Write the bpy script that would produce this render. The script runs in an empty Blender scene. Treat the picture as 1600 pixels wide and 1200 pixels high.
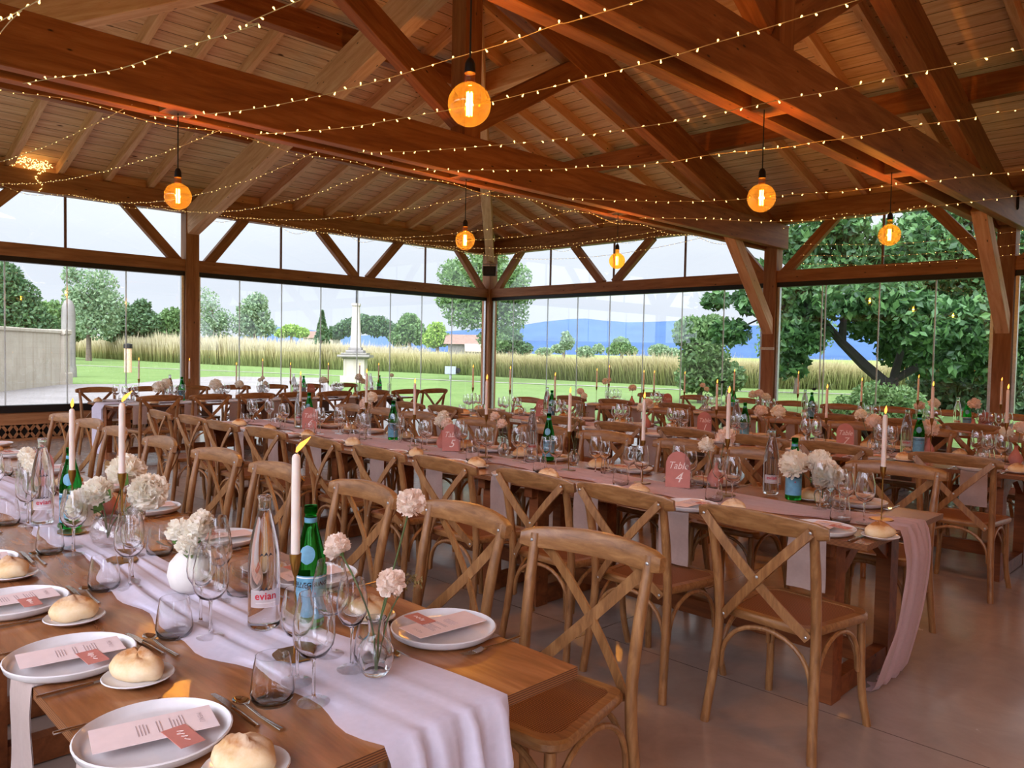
import bpy, math, random
from mathutils import Vector, Matrix
random.seed(7)
R_ = math.radians
sc = bpy.context.scene
COL = sc.collection
PI = math.pi

# ---------------------------------------------------------------- mesh builder
class MB:
    def __init__(s): s.v, s.f, s.m = [], [], []
    def add(s, vs, fs, mi=0):
        b = len(s.v); s.v += [tuple(p) for p in vs]
        for f in fs: s.f.append(tuple(b + i for i in f)); s.m.append(mi)
        return s
    def box(s, c, d, mi=0, rz=0, ch=0.0):
        x, y, z = d[0] / 2, d[1] / 2, d[2] / 2
        if ch > 0:
            prof = [(-y + ch, -z), (y - ch, -z), (y, -z + ch), (y, z - ch), (y - ch, z), (-y + ch, z), (-y, z - ch), (-y, -z + ch)]
            vs = [(-x, a, b) for a, b in prof] + [(x, a, b) for a, b in prof]
            n = len(prof)
            fs = [(i, (i + 1) % n, n + (i + 1) % n, n + i) for i in range(n)] + [tuple(range(n - 1, -1, -1)), tuple(range(n, 2 * n))]
        else:
            vs = [(-x, -y, -z), (x, -y, -z), (x, y, -z), (-x, y, -z), (-x, -y, z), (x, -y, z), (x, y, z), (-x, y, z)]
            fs = [(0, 3, 2, 1), (4, 5, 6, 7), (0, 1, 5, 4), (1, 2, 6, 5), (2, 3, 7, 6), (3, 0, 4, 7)]
        ca, sa = math.cos(rz), math.sin(rz)
        vs = [(c[0] + p[0] * ca - p[1] * sa, c[1] + p[0] * sa + p[1] * ca, c[2] + p[2]) for p in vs]
        return s.add(vs, fs, mi)
    def tube(s, pts, r, n=8, mi=0, cap=True, flat=None):
        pts = [Vector(p) for p in pts]; N = len(pts)
        rs = r if isinstance(r, (list, tuple)) else [r] * N
        up = Vector((0, 0, 1)); vs = []; prev = None
        for i, p in enumerate(pts):
            t = (pts[min(i + 1, N - 1)] - pts[max(i - 1, 0)])
            t = t.normalized() if t.length > 1e-9 else Vector((0, 0, 1))
            if prev is None:
                a = t.cross(up)
                if a.length < 1e-3: a = t.cross(Vector((0, 1, 0)))
                a.normalize()
            else:
                a = prev - t * prev.dot(t); a.normalize()
            prev = a; b = t.cross(a)
            k = flat if flat else 1.0
            for j in range(n):
                w = 2 * PI * (j + (0.5 if flat else 0)) / n
                vs.append(p + a * math.cos(w) * rs[i] + b * math.sin(w) * rs[i] * k)
        fs = []
        for i in range(N - 1):
            for j in range(n):
                fs.append((i * n + j, i * n + (j + 1) % n, (i + 1) * n + (j + 1) % n, (i + 1) * n + j))
        if cap: fs += [tuple(range(n - 1, -1, -1)), tuple(range((N - 1) * n, N * n))]
        return s.add(vs, fs, mi)
    def sweep(s, pts, prof, ups=None, mi=0):
        """rectangular or any profile [(a,b)] swept along pts; a along side, b along up"""
        pts = [Vector(p) for p in pts]; N = len(pts); n = len(prof); vs = []
        for i, p in enumerate(pts):
            t = (pts[min(i + 1, N - 1)] - pts[max(i - 1, 0)]).normalized()
            u = Vector(ups[i]) if ups else Vector((0, 0, 1))
            sd = t.cross(u).normalized(); u = sd.cross(t).normalized()
            for a, b in prof: vs.append(p + sd * a + u * b)
        fs = [(i * n + j, i * n + (j + 1) % n, (i + 1) * n + (j + 1) % n, (i + 1) * n + j) for i in range(N - 1) for j in range(n)]
        fs += [tuple(range(n - 1, -1, -1)), tuple(range((N - 1) * n, N * n))]
        return s.add(vs, fs, mi)
    def lathe(s, prof, n=24, c=(0, 0, 0), mi=0, fn=None):
        vs, fs = [], []
        K = len(prof)
        for k, (r, z) in enumerate(prof):
            for j in range(n):
                a = 2 * PI * j / n
                rr = r * (fn(a, z) if fn else 1.0)
                vs.append((c[0] + rr * math.cos(a), c[1] + rr * math.sin(a), c[2] + z))
        for k in range(K - 1):
            for j in range(n):
                fs.append((k * n + j, k * n + (j + 1) % n, (k + 1) * n + (j + 1) % n, (k + 1) * n + j))
        if prof[0][0] > 1e-4: fs.append(tuple(range(n - 1, -1, -1)))
        if prof[-1][0] > 1e-4: fs.append(tuple(range((K - 1) * n, K * n)))
        return s.add(vs, fs, mi)
    def grid(s, rows, mi=0):
        b = len(rows[0]); vs = [p for r in rows for p in r]
        fs = [(i * b + j, i * b + j + 1, (i + 1) * b + j + 1, (i + 1) * b + j) for i in range(len(rows) - 1) for j in range(b - 1)]
        return s.add(vs, fs, mi)
    def prism(s, poly, z0, z1, mi=0):
        n = len(poly)
        vs = [(x, y, z0) for x, y in poly] + [(x, y, z1) for x, y in poly]
        fs = [tuple(range(n - 1, -1, -1)), tuple(range(n, 2 * n))] + [(i, (i + 1) % n, n + (i + 1) % n, n + i) for i in range(n)]
        return s.add(vs, fs, mi)
    def ball(s, c, r, n=10, m=7, sq=(1, 1, 1), mi=0):
        vs, fs = [], []
        for i in range(m + 1):
            t = PI * i / m
            for j in range(n):
                a = 2 * PI * j / n
                vs.append((c[0] + r * sq[0] * math.sin(t) * math.cos(a), c[1] + r * sq[1] * math.sin(t) * math.sin(a), c[2] - r * sq[2] * math.cos(t)))
        for i in range(m):
            for j in range(n): fs.append((i * n + j, i * n + (j + 1) % n, (i + 1) * n + (j + 1) % n, (i + 1) * n + j))
        return s.add(vs, fs, mi)
    def xf(s, M):
        s.v = [tuple(M @ Vector(p)) for p in s.v]; return s
    def mesh(s, name, mats, smooth=True, ang=40):
        me = bpy.data.meshes.new(name)
        me.from_pydata(s.v, [], s.f); me.validate()
        mats = mats if isinstance(mats, (list, tuple)) else [mats]
        for m in mats: me.materials.append(m)
        if len(mats) > 1 and len(me.polygons) == len(s.m): me.polygons.foreach_set('material_index', s.m)
        if smooth:
            me.shade_smooth()
            if ang < 180: me.set_sharp_from_angle(angle=R_(ang))
        me.update(); return me

def obj(name, me, parent=None, loc=None, rot=None):
    o = bpy.data.objects.new(name, me); COL.objects.link(o)
    if parent: o.parent = parent
    if loc is not None: o.location = loc
    if rot is not None: o.rotation_euler = rot if isinstance(rot, (tuple, list)) else (0, 0, rot)
    return o
def tag(o, label=None, cat=None, group=None, kind=None):
    if label: o['label'] = label
    if cat: o['category'] = cat
    if group: o['group'] = group
    if kind: o['kind'] = kind
    return o
def empty(name, loc=(0, 0, 0), rot=0):
    o = obj(name, None, None, loc, rot); o.empty_display_size = 0.05
    return o
def place(name, kit, loc, rz=0, label=None, cat=None, group=None, tilt=None):
    """one more thing of a kind: an Empty at its base and each of its parts; kit = [(part, mesh, index of its parent part or None)]"""
    if len(kit) == 1 and kit[0][0] is None:
        r = obj(name, kit[0][1], None, loc, rz)
    else:
        r = empty(name, loc, rz); made = []
        for it in kit:
            p = obj(it[0], it[1], r if it[2] is None else made[it[2]])
            if len(it) > 3 and it[3]: p['label'] = it[3]
            made.append(p)
    if tilt: r.rotation_euler = (tilt[0], tilt[1], rz)
    return tag(r, label, cat, group)
def beam(name, p, q, w, h, mat, parent=None, up=(0, 0, 1), ch=0.006, cuts=None):
    """a squared timber whose own x axis runs along it (the grain follows)"""
    p, q = Vector(p), Vector(q); x = (q - p); L = x.length; x.normalize()
    y = Vector(up).cross(x).normalized(); z = x.cross(y)
    b = MB().box((0, 0, 0), (L, w, h), ch=ch)
    o = obj(name, b.mesh(name, mat, smooth=False), parent)
    M = Matrix((x, y, z)).transposed().to_4x4(); M.translation = (p + q) / 2
    o.matrix_world = M
    if parent: o.matrix_parent_inverse = Matrix.Identity(4); o.matrix_basis = M
    return o

# ---------------------------------------------------------------- materials
def lin(c):
    f = lambda u: (u / 12.92) if u <= 0.04045 else ((u + 0.055) / 1.055) ** 2.4
    return tuple(f(x / 255) for x in c) + (1,)
class NT:
    def __init__(s, name):
        s.m = bpy.data.materials.new(name); s.m.use_nodes = True; s.t = s.m.node_tree; s.t.nodes.clear()
        s.out = s.n('ShaderNodeOutputMaterial')
    def n(s, ty, **kw):
        nd = s.t.nodes.new(ty)
        for k, v in kw.items():
            if k.startswith('i_'):
                key = k[2:]; nd.inputs[int(key) if key.isdigit() else key.replace('_', ' ')].default_value = v
            else: setattr(nd, k, v)
        return nd
    def l(s, a, b): s.t.links.new(a, b)
    def surf(s, sh): s.l(sh, s.out.inputs['Surface']); return s.m
    def ramp(s, fac, stops, interp='LINEAR'):
        r = s.n('ShaderNodeValToRGB'); cr = r.color_ramp; cr.interpolation = interp
        while len(cr.elements) < len(stops): cr.elements.new(0.5)
        for e, (p, c) in zip(cr.elements, stops): e.position = p; e.color = c
        s.l(fac, r.inputs[0]); return r.outputs[0]
    def coords(s, scale=(1, 1, 1), rnd=False, kind='Object', rot=(0, 0, 0)):
        tc = s.n('ShaderNodeTexCoord'); mp = s.n('ShaderNodeMapping'); mp.inputs['Scale'].default_value = scale; mp.inputs['Rotation'].default_value = rot
        s.l(tc.outputs[kind], mp.inputs['Vector'])
        if rnd:
            oi = s.n('ShaderNodeObjectInfo'); mu = s.n('ShaderNodeMath', operation='MULTIPLY'); mu.inputs[1].default_value = 37.0
            s.l(oi.outputs['Random'], mu.inputs[0]); cb = s.n('ShaderNodeCombineXYZ')
            for k in 'XYZ': s.l(mu.outputs[0], cb.inputs[k])
            s.l(cb.outputs[0], mp.inputs['Location'])
        return mp.outputs[0]
    def noise(s, vec, scale, detail=4, rough=0.55, dist=0.0):
        nz = s.n('ShaderNodeTexNoise'); nz.inputs['Scale'].default_value = scale; nz.inputs['Detail'].default_value = detail
        nz.inputs['Roughness'].default_value = rough; nz.inputs['Distortion'].default_value = dist
        if vec is not None: s.l(vec, nz.inputs['Vector'])
        return nz.outputs['Fac']
    def mix(s, fac, a, b, mode='MIX'):
        mx = s.n('ShaderNodeMix', data_type='RGBA', blend_type=mode)
        for sock, v in ((mx.inputs[0], fac), (mx.inputs[6], a), (mx.inputs[7], b)):
            if hasattr(v, 'is_output'): s.l(v, sock)
            else: sock.default_value = v
        return mx.outputs[2]
    def bump(s, h, strength=0.2, dist=0.01):
        b = s.n('ShaderNodeBump'); b.inputs['Strength'].default_value = strength; b.inputs['Distance'].default_value = dist
        s.l(h, b.inputs['Height']); return b.outputs[0]
    def bsdf(s, col, rough=0.5, spec=0.5, bump=None, metal=0.0, **kw):
        p = s.n('ShaderNodeBsdfPrincipled')
        for sock, v in (('Base Color', col), ('Roughness', rough), ('Metallic', metal), ('Specular IOR Level', spec)):
            if hasattr(v, 'is_output'): s.l(v, p.inputs[sock])
            else: p.inputs[sock].default_value = v
        for k, v in kw.items(): p.inputs[k.replace('_', ' ')].default_value = v
        if bump is not None: s.l(bump, p.inputs['Normal'])
        return p.outputs[0]
def plain(name, rgb, rough=0.5, metal=0.0, spec=0.5, var=0.06, scale=30, bump=0.0, **kw):
    t = NT(name); c = lin(rgb)
    v = t.coords(rnd=True); nz = t.noise(v, scale)
    d = tuple(x * (1 - 2 * var) for x in c[:3]) + (1,); e = tuple(min(1, x * (1 + 2 * var)) for x in c[:3]) + (1,)
    col = t.ramp(nz, [(0.3, d), (0.7, e)])
    bp = t.bump(nz, bump, 0.003) if bump else None
    return t.surf(t.bsdf(col, rough, spec, bp, metal, **kw))
def wood(name, dark, mid, light, grain=(1.0, 9, 9), rough=0.5, knots=True, scale=2.2, bump=0.12, spec=0.3, coat=0.0, vary=0.25):
    t = NT(name); v = t.coords(grain, rnd=True)
    n1 = t.noise(v, scale, 6, 0.6, 0.6); n2 = t.noise(v, scale * 7, 4, 0.6, 0.2)
    col = t.ramp(n1, [(0.28, lin(dark)), (0.5, lin(mid)), (0.72, lin(light))])
    col = t.mix(0.22, col, t.ramp(n2, [(0.3, lin(dark)), (0.7, lin(light))]), 'OVERLAY')
    oi = t.n('ShaderNodeObjectInfo')
    col = t.mix(vary, col, t.ramp(oi.outputs['Random'], [(0, lin(dark)), (1, lin(light))]), 'SOFT_LIGHT')
    if knots:
        kv = t.coords((1.6, 4.2, 4.2), rnd=True); vo = t.n('ShaderNodeTexVoronoi'); vo.inputs['Scale'].default_value = 2.3; vo.inputs['Randomness'].default_value = 1.0
        t.l(kv, vo.inputs['Vector'])
        kf = t.ramp(vo.outputs['Distance'], [(0.045, (1, 1, 1, 1)), (0.1, (0, 0, 0, 1))])
        col = t.mix(kf, col, lin(tuple(int(x * 0.42) for x in dark)))
    bp = t.bump(n2, bump, 0.002)
    kw = {}
    if coat: kw = dict(Coat_Weight=coat, Coat_Roughness=0.22)
    return t.surf(t.bsdf(col, rough, spec, bp, 0, **kw))
def thin_glass(name, tint=(1, 1, 1, 1), ior=1.5, rough=0.0, body=0.0, bodycol=(0.9, 0.95, 0.95, 1)):
    """clear sheet: Fresnel reflection over straight transmission"""
    t = NT(name); g = t.n('ShaderNodeNewGeometry'); dt = t.n('ShaderNodeVectorMath', operation='DOT_PRODUCT'); t.l(g.outputs['Normal'], dt.inputs[0]); t.l(g.outputs['Incoming'], dt.inputs[1])
    ab = t.n('ShaderNodeMath', operation='ABSOLUTE'); t.l(dt.outputs['Value'], ab.inputs[0])
    om = t.n('ShaderNodeMath', operation='SUBTRACT'); om.inputs[0].default_value = 1.0; t.l(ab.outputs[0], om.inputs[1]); om.use_clamp = True
    pw = t.n('ShaderNodeMath', operation='POWER'); pw.inputs[1].default_value = 5.0; t.l(om.outputs[0], pw.inputs[0])
    f0 = ((ior - 1) / (ior + 1)) ** 2
    fr = t.n('ShaderNodeMath', operation='MULTIPLY_ADD'); fr.inputs[1].default_value = 1 - f0; fr.inputs[2].default_value = f0; t.l(pw.outputs[0], fr.inputs[0]); fr.use_clamp = True
    tr = t.n('ShaderNodeBsdfTransparent'); tr.inputs[0].default_value = tint
    gl = t.n('ShaderNodeBsdfGlossy'); gl.inputs['Roughness'].default_value = rough; gl.inputs[0].default_value = (1, 1, 1, 1)
    base = tr.outputs[0]
    if body:
        df = t.n('ShaderNodeBsdfDiffuse'); df.inputs[0].default_value = bodycol
        m0 = t.n('ShaderNodeMixShader'); m0.inputs[0].default_value = body; t.l(tr.outputs[0], m0.inputs[1]); t.l(df.outputs[0], m0.inputs[2]); base = m0.outputs[0]
    mx = t.n('ShaderNodeMixShader'); t.l(fr.outputs[0], mx.inputs[0]); t.l(base, mx.inputs[1]); t.l(gl.outputs[0], mx.inputs[2])
    return t.surf(mx.outputs[0])
def solid_glass(name, col=(1, 1, 1, 1), rough=0.0, ior=1.45):
    t = NT(name); g = t.n('ShaderNodeBsdfGlass'); g.inputs[0].default_value = col; g.inputs['Roughness'].default_value = rough; g.inputs['IOR'].default_value = ior
    return t.surf(g.outputs[0])
def emit(name, col, strength, sample=True):
    t = NT(name); e = t.n('ShaderNodeEmission'); e.inputs[0].default_value = col; e.inputs[1].default_value = strength
    m = t.surf(e.outputs[0])
    if not sample: m.cycles.emission_sampling = 'NONE'
    return m
def leafy(name, cols, trans=0.35, rough=0.5):
    t = NT(name); g = t.n('ShaderNodeNewGeometry')
    n = len(cols); st = [(i / max(1, n - 1), lin(c)) for i, c in enumerate(cols)]
    col = t.ramp(g.outputs['Random Per Island'], st)
    b = t.bsdf(col, rough, 0.35); tl = t.n('ShaderNodeBsdfTranslucent'); t.l(col, tl.inputs[0])
    mx = t.n('ShaderNodeMixShader'); mx.inputs[0].default_value = trans; t.l(b, mx.inputs[1]); t.l(tl.outputs[0], mx.inputs[2])
    return t.surf(mx.outputs[0])
def cloth(name, rgb, trans=0.25, weave=900):
    t = NT(name); v = t.coords(); w = t.noise(v, 60, 4); c = lin(rgb)
    col = t.ramp(w, [(0.3, tuple(x * 0.93 for x in c[:3]) + (1,)), (0.7, c)])
    b = t.bsdf(col, 0.85, 0.1, t.bump(t.noise(v, weave, 2), 0.12, 0.001), Sheen_Weight=0.25)
    tl = t.n('ShaderNodeBsdfTranslucent'); t.l(col, tl.inputs[0])
    mx = t.n('ShaderNodeMixShader'); mx.inputs[0].default_value = trans; t.l(b, mx.inputs[1]); t.l(tl.outputs[0], mx.inputs[2])
    return t.surf(mx.outputs[0])

M = {}
M['beam'] = wood('larch_beam', (134, 94, 62), (160, 116, 78), (182, 140, 100), (0.7, 7, 7), 0.55)
M['red'] = wood('larch_tie', (130, 80, 46), (158, 104, 62), (182, 128, 84), (0.7, 7, 7), 0.55)
M['pale'] = wood('pale_timber', (188, 146, 116), (214, 174, 146), (228, 198, 172), (0.7, 7, 7), 0.6)
M['chair'] = wood('oiled_oak', (122, 86, 50), (152, 112, 70), (178, 138, 92), (8, 8, 1.4), 0.38, False, 6, 0.05, 0.45)
M['chair_rail'] = wood('oiled_oak_rail', (122, 86, 50), (152, 112, 70), (178, 138, 92), (1.4, 8, 8), 0.34, False, 6, 0.05, 0.45)
M['table'] = wood('varnished_plywood', (108, 66, 38), (154, 104, 64), (186, 138, 92), (1.0, 7, 7), 0.26, False, 1.6, 0.03, 0.5, 0.35, 0.1)
M['trestle'] = wood('trestle_pine', (108, 62, 32), (138, 84, 46), (160, 104, 60), (1, 8, 8), 0.5)
def ply_edge():
    t = NT('plywood_edge'); tc = t.n('ShaderNodeTexCoord'); sx = t.n('ShaderNodeSeparateXYZ'); t.l(tc.outputs['Object'], sx.inputs[0])
    m = t.n('ShaderNodeMath', operation='MULTIPLY'); m.inputs[1].default_value = 190.0; t.l(sx.outputs['Z'], m.inputs[0])
    fr = t.n('ShaderNodeMath', operation='FRACT'); t.l(m.outputs[0], fr.inputs[0])
    col = t.ramp(fr.outputs[0], [(0.0, lin((88, 50, 28))), (0.45, lin((92, 54, 30))), (0.55, lin((140, 90, 54))), (1.0, lin((150, 98, 60)))])
    return t.surf(t.bsdf(col, 0.55, 0.3))
M['ply'] = ply_edge()
def cane():
    t = NT('woven_cane'); v = t.coords((1, 1, 0))
    a = t.n('ShaderNodeTexWave', bands_direction='X'); a.inputs['Scale'].default_value = 42
    b = t.n('ShaderNodeTexWave', bands_direction='Y'); b.inputs['Scale'].default_value = 42
    t.l(v, a.inputs['Vector']); t.l(v, b.inputs['Vector'])
    mx = t.n('ShaderNodeMath', operation='MULTIPLY'); t.l(a.outputs['Fac'], mx.inputs[0]); t.l(b.outputs['Fac'], mx.inputs[1])
    col = t.ramp(mx.outputs[0], [(0.0, lin((92, 54, 30))), (0.35, lin((146, 94, 58))), (1.0, lin((176, 124, 82)))])
    return t.surf(t.bsdf(col, 0.55, 0.3, t.bump(mx.outputs[0], 0.5, 0.002)))
M['cane'] = cane()
def boards():
    t = NT('roof_boards'); tc = t.n('ShaderNodeTexCoord'); sx = t.n('ShaderNodeSeparateXYZ'); t.l(tc.outputs['Object'], sx.inputs[0])
    m = t.n('ShaderNodeMath', operation='MULTIPLY'); m.inputs[1].default_value = 1 / 0.2; t.l(sx.outputs['Y'], m.inputs[0])
    fr = t.n('ShaderNodeMath', operation='FRACT'); t.l(m.outputs[0], fr.inputs[0])
    fl = t.n('ShaderNodeMath', operation='FLOOR'); t.l(m.outputs[0], fl.inputs[0])
    wn = t.n('ShaderNodeTexWhiteNoise', noise_dimensions='1D'); t.l(fl.outputs[0], wn.inputs['W'])
    v = t.coords((0.8, 8, 8)); n1 = t.noise(v, 2.4, 6, 0.6, 0.5)
    col = t.ramp(n1, [(0.28, lin((200, 162, 136))), (0.5, lin((222, 190, 164))), (0.72, lin((234, 210, 190)))])
    col = t.mix(0.5, col, t.ramp(wn.outputs['Value'], [(0, lin((150, 110, 80))), (1, lin((215, 180, 140)))]), 'SOFT_LIGHT')
    kv = t.coords((1.3, 3.2, 3.2)); vo = t.n('ShaderNodeTexVoronoi'); vo.inputs['Scale'].default_value = 1.3; t.l(kv, vo.inputs['Vector'])
    col = t.mix(t.ramp(vo.outputs['Distance'], [(0.05, (1, 1, 1, 1)), (0.1, (0, 0, 0, 1))]), col, lin((92, 54, 32)))
    seam = t.ramp(fr.outputs[0], [(0.0, (0, 0, 0, 1)), (0.05, (1, 1, 1, 1)), (0.95, (1, 1, 1, 1)), (1.0, (0, 0, 0, 1))])
    col = t.mix(seam, lin((70, 42, 26)), col)
    return t.surf(t.bsdf(col, 0.6, 0.25, t.bump(seam, 0.5, 0.004)))
M['boards'] = boards()
def concrete():
    t = NT('polished_concrete'); v = t.coords(); n1 = t.noise(v, 0.9, 6, 0.65, 0.6); n2 = t.noise(v, 4, 7, 0.7, 1.2)
    col = t.ramp(n1, [(0.25, lin((152, 133, 122))), (0.75, lin((186, 168, 156)))])
    col = t.mix(0.55, col, t.ramp(n2, [(0.2, lin((190, 176, 166))), (0.8, lin((240, 234, 228)))]), 'MULTIPLY')
    sx = t.n('ShaderNodeSeparateXYZ'); t.l(v, sx.inputs[0])
    lines = None
    for ax in 'XY':
        m = t.n('ShaderNodeMath', operation='MULTIPLY_ADD'); m.inputs[1].default_value = 1 / 4.2; m.inputs[2].default_value = 0.33; t.l(sx.outputs[ax], m.inputs[0])
        fr = t.n('ShaderNodeMath', operation='FRACT'); t.l(m.outputs[0], fr.inputs[0])
        g = t.n('ShaderNodeMath', operation='GREATER_THAN'); g.inputs[1].default_value = 0.0014; t.l(fr.outputs[0], g.inputs[0])
        if lines is None: lines = g.outputs[0]
        else:
            mm = t.n('ShaderNodeMath', operation='MULTIPLY'); t.l(lines, mm.inputs[0]); t.l(g.outputs[0], mm.inputs[1]); lines = mm.outputs[0]
    col = t.mix(lines, lin((96, 80, 70)), col)
    rg = t.ramp(n2, [(0.2, (0.13, 0.13, 0.13, 1)), (0.8, (0.3, 0.3, 0.3, 1))])
    return t.surf(t.bsdf(col, rg, 0.8, t.bump(n2, 0.04, 0.003), 0, Coat_Weight=0.12, Coat_Roughness=0.1))
M['floor'] = concrete()
M['black'] = plain('black_metal', (24, 22, 22), 0.45, 0.4)
M['rubber'] = plain('black_seal', (16, 14, 14), 0.6)
M['steel'] = plain('silver_profile', (196, 198, 200), 0.35, 0.8)
M['brown'] = plain('brown_mullion', (112, 74, 62), 0.5)
M['white'] = plain('white_paint', (214, 210, 202), 0.5)
M['pane'] = thin_glass('window_glass', (0.97, 0.985, 0.98, 1))
M['seal'] = thin_glass('pane_edge', (0.86, 0.9, 0.88, 1), 1.5, 0.1, 0.55, (0.78, 0.8, 0.8, 1))
M['glass'] = thin_glass('drinking_glass', (0.965, 0.965, 0.97, 1), 1.8, 0.0, 0.01, (1, 1, 1, 1))
M['stemglass'] = solid_glass('stem_glass', (1, 1, 1, 1), 0, 1.5)
M['bowlglass'] = solid_glass('bowl_glass', (1, 1, 1, 1), 0, 1.5)
M['crystal'] = solid_glass('thick_glass', (1, 1, 1, 1))
M['bottleglass'] = solid_glass('clear_bottle_glass', (.97, .98, .985, 1), 0, 1.36)
M['green'] = solid_glass('green_bottle_glass', (.16, .62, .22, 1), 0, 1.4)
M['ceramic'] = plain('glazed_stoneware', (214, 210, 210), 0.16, var=0.02, spec=0.6)
M['bisque'] = plain('matt_white_ceramic', (222, 216, 208), 0.7, var=0.03, bump=0.1)
M['silver'] = plain('cutlery_steel', (200, 196, 190), 0.14, 1.0, var=0.02)
M['brass'] = plain('aged_brass', (150, 112, 56), 0.32, 1.0, var=0.08)
M['wax'] = plain('candle_wax', (232, 214, 204), 0.45, var=0.02, Subsurface_Weight=0.35, Subsurface_Radius=(0.02, 0.01, 0.006))
M['wick'] = plain('candle_wick', (30, 22, 18), 0.9)
M['flame'] = emit('candle_flame', (1.0, 0.38, 0.06, 1), 2.3)
M['led'] = emit('warm_led', (1.0, 0.66, 0.2, 1), 3.6, False)
M['filament'] = emit('lamp_filament', (1.0, 0.52, 0.13, 1), 55.0)
def amber():
    t = NT('amber_bulb_glass'); tr = t.n('ShaderNodeBsdfTransparent'); tr.inputs[0].default_value = (1.0, .6, .14, 1)
    tl = t.n('ShaderNodeBsdfTranslucent'); tl.inputs[0].default_value = (1.0, .48, .07, 1); gl = t.n('ShaderNodeBsdfGlossy'); gl.inputs['Roughness'].default_value = .02
    a = t.n('ShaderNodeMixShader'); a.inputs[0].default_value = .014; t.l(tr.outputs[0], a.inputs[1]); t.l(tl.outputs[0], a.inputs[2])
    b = t.n('ShaderNodeMixShader'); b.inputs[0].default_value = .06; t.l(a.outputs[0], b.inputs[1]); t.l(gl.outputs[0], b.inputs[2])
    return t.surf(b.outputs[0])
M['amber'] = amber()
M['wire'] = plain('clear_cable', (206, 178, 146), 0.5)
M['cord'] = plain('black_cord', (18, 16, 16), 0.6)
M['runner_white'] = cloth('white_chiffon', (232, 224, 240), 0.3)
M['runner_pink'] = cloth('dusty_pink_chiffon', (212, 176, 173), 0.3)
M['napkin'] = cloth('linen_napkin', (182, 160, 152), 0.12)
M['paper'] = plain('menu_paper', (226, 206, 204), 0.7, var=0.02)
M['terracotta'] = plain('terracotta_card', (188, 118, 106), 0.7, var=0.03)
M['ink'] = plain('grey_ink', (176, 156, 156), 0.8)
M['whiteink'] = plain('white_lettering', (232, 214, 206), 0.7)
M['petal'] = leafy('ivory_petals', [(250, 244, 228), (252, 248, 238), (250, 238, 220)], 0.4, 0.6)
M['blush'] = leafy('blush_petals', [(248, 228, 214), (250, 236, 224), (248, 224, 208)], 0.4, 0.6)
M['stem'] = plain('flower_stem', (76, 92, 52), 0.55)
M['sepal'] = leafy('sepal_green', [(72, 108, 48), (104, 140, 66)], 0.2)
M['dry'] = leafy('dried_umbel', [(112, 90, 52), (138, 118, 70), (92, 84, 44)], 0.2)
def bread_m():
    t = NT('bread_crust'); v = t.coords(rnd=True); n = t.noise(v, 14, 6, 0.6, 0.6); g = t.n('ShaderNodeTexCoord'); sx = t.n('ShaderNodeSeparateXYZ'); t.l(g.outputs['Generated'], sx.inputs[0])
    a = t.n('ShaderNodeMath', operation='MULTIPLY_ADD'); a.inputs[1].default_value = .45; t.l(n, a.inputs[0]); t.l(sx.outputs['Z'], a.inputs[2])
    col = t.ramp(a.outputs[0], [(0.3, lin((226, 196, 150))), (0.7, lin((222, 188, 140))), (0.95, lin((200, 152, 98))), (1.2, lin((170, 112, 62)))])
    col2 = t.mix(t.ramp(t.noise(v, 9, 5, .7), [(0.42, (0, 0, 0, 1)), (0.7, (.75, .75, .75, 1))]), col, lin((236, 220, 192)))
    return t.surf(t.bsdf(col2, 0.8, 0.15, t.bump(t.noise(v, 30, 5), 0.35, 0.004)))
M['bread'] = bread_m()
M['lab_blue'] = plain('blue_label', (98, 150, 176), 0.5, var=0.1, scale=40)
M['lab_navy'] = plain('navy_print', (14, 22, 44), 0.5)
M['lab_red'] = plain('red_print', (186, 16, 40), 0.5)
M['lab_pink'] = thin_glass('frosted_label', (0.95, 0.9, 0.9, 1), 1.3, 0.3, 0.5, (0.85, 0.74, 0.74, 1))
M['lab_white'] = plain('white_print', (230, 226, 226), 0.5)
M['water'] = thin_glass('water_fill', (0.93, 0.93, 0.92, 1), 1.2)
# ================================================================ THE PAVILION
# walls: wall_left stands on x = 0, wall_far on y = 0; the room lies at x > 0, y < 0
SL = 0.315
RB0 = 4.152            # underside of the rafters at the wall line
HALF = 7.28
TX = (7.28, 10.87, 14.48)
LB, LT = 2.815, 3.02   # lintel
PB, PT = 3.833, 4.152  # eave plate
ROOMX = 18.2; ROOMY = -14.56
def struct(name, label=None, parent=None):
    e = empty(name)
    if label: e['label'] = label
    e['kind'] = 'structure'
    if parent: e.parent = parent
    return e
fl = obj('floor', MB().box(((ROOMX - 0.2) / 2, (ROOMY + 0.0) / 2, -0.09), (ROOMX + 0.6, -ROOMY + 0.6, 0.18)).mesh('floor', M['floor'], False))
tag(fl, 'polished grey-brown concrete floor under the banquet tables', None, None, 'structure')

wl = struct('wall_left', 'glazed timber wall on the left looking onto the gravel yard')
wf = struct('wall_far', 'glazed timber wall on the right looking onto the lawn')
wb = struct('wall_back', 'boarded end wall behind the camera')
ws = struct('wall_near', 'open timber side behind the camera')
B = M['beam']
# posts
for y in (-HALF, ROOMY): beam('post', (0, y, 0), (0, y, PB), 0.235, 0.235, B, wl, up=(1, 0, 0))
beam('corner_post', (0.02, -0.02, 0), (0.02, -0.02, PB), 0.26, 0.26, B, wl, up=(1, 0, 0))
for x in TX + (ROOMX,): beam('post', (x, 0, 0), (x, 0, PB), 0.235, 0.235, B, wf, up=(1, 0, 0))
for x in TX + (ROOMX,): beam('post', (x, ROOMY, 0), (x, ROOMY, PB), 0.235, 0.235, B, ws, up=(1, 0, 0))
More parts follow.
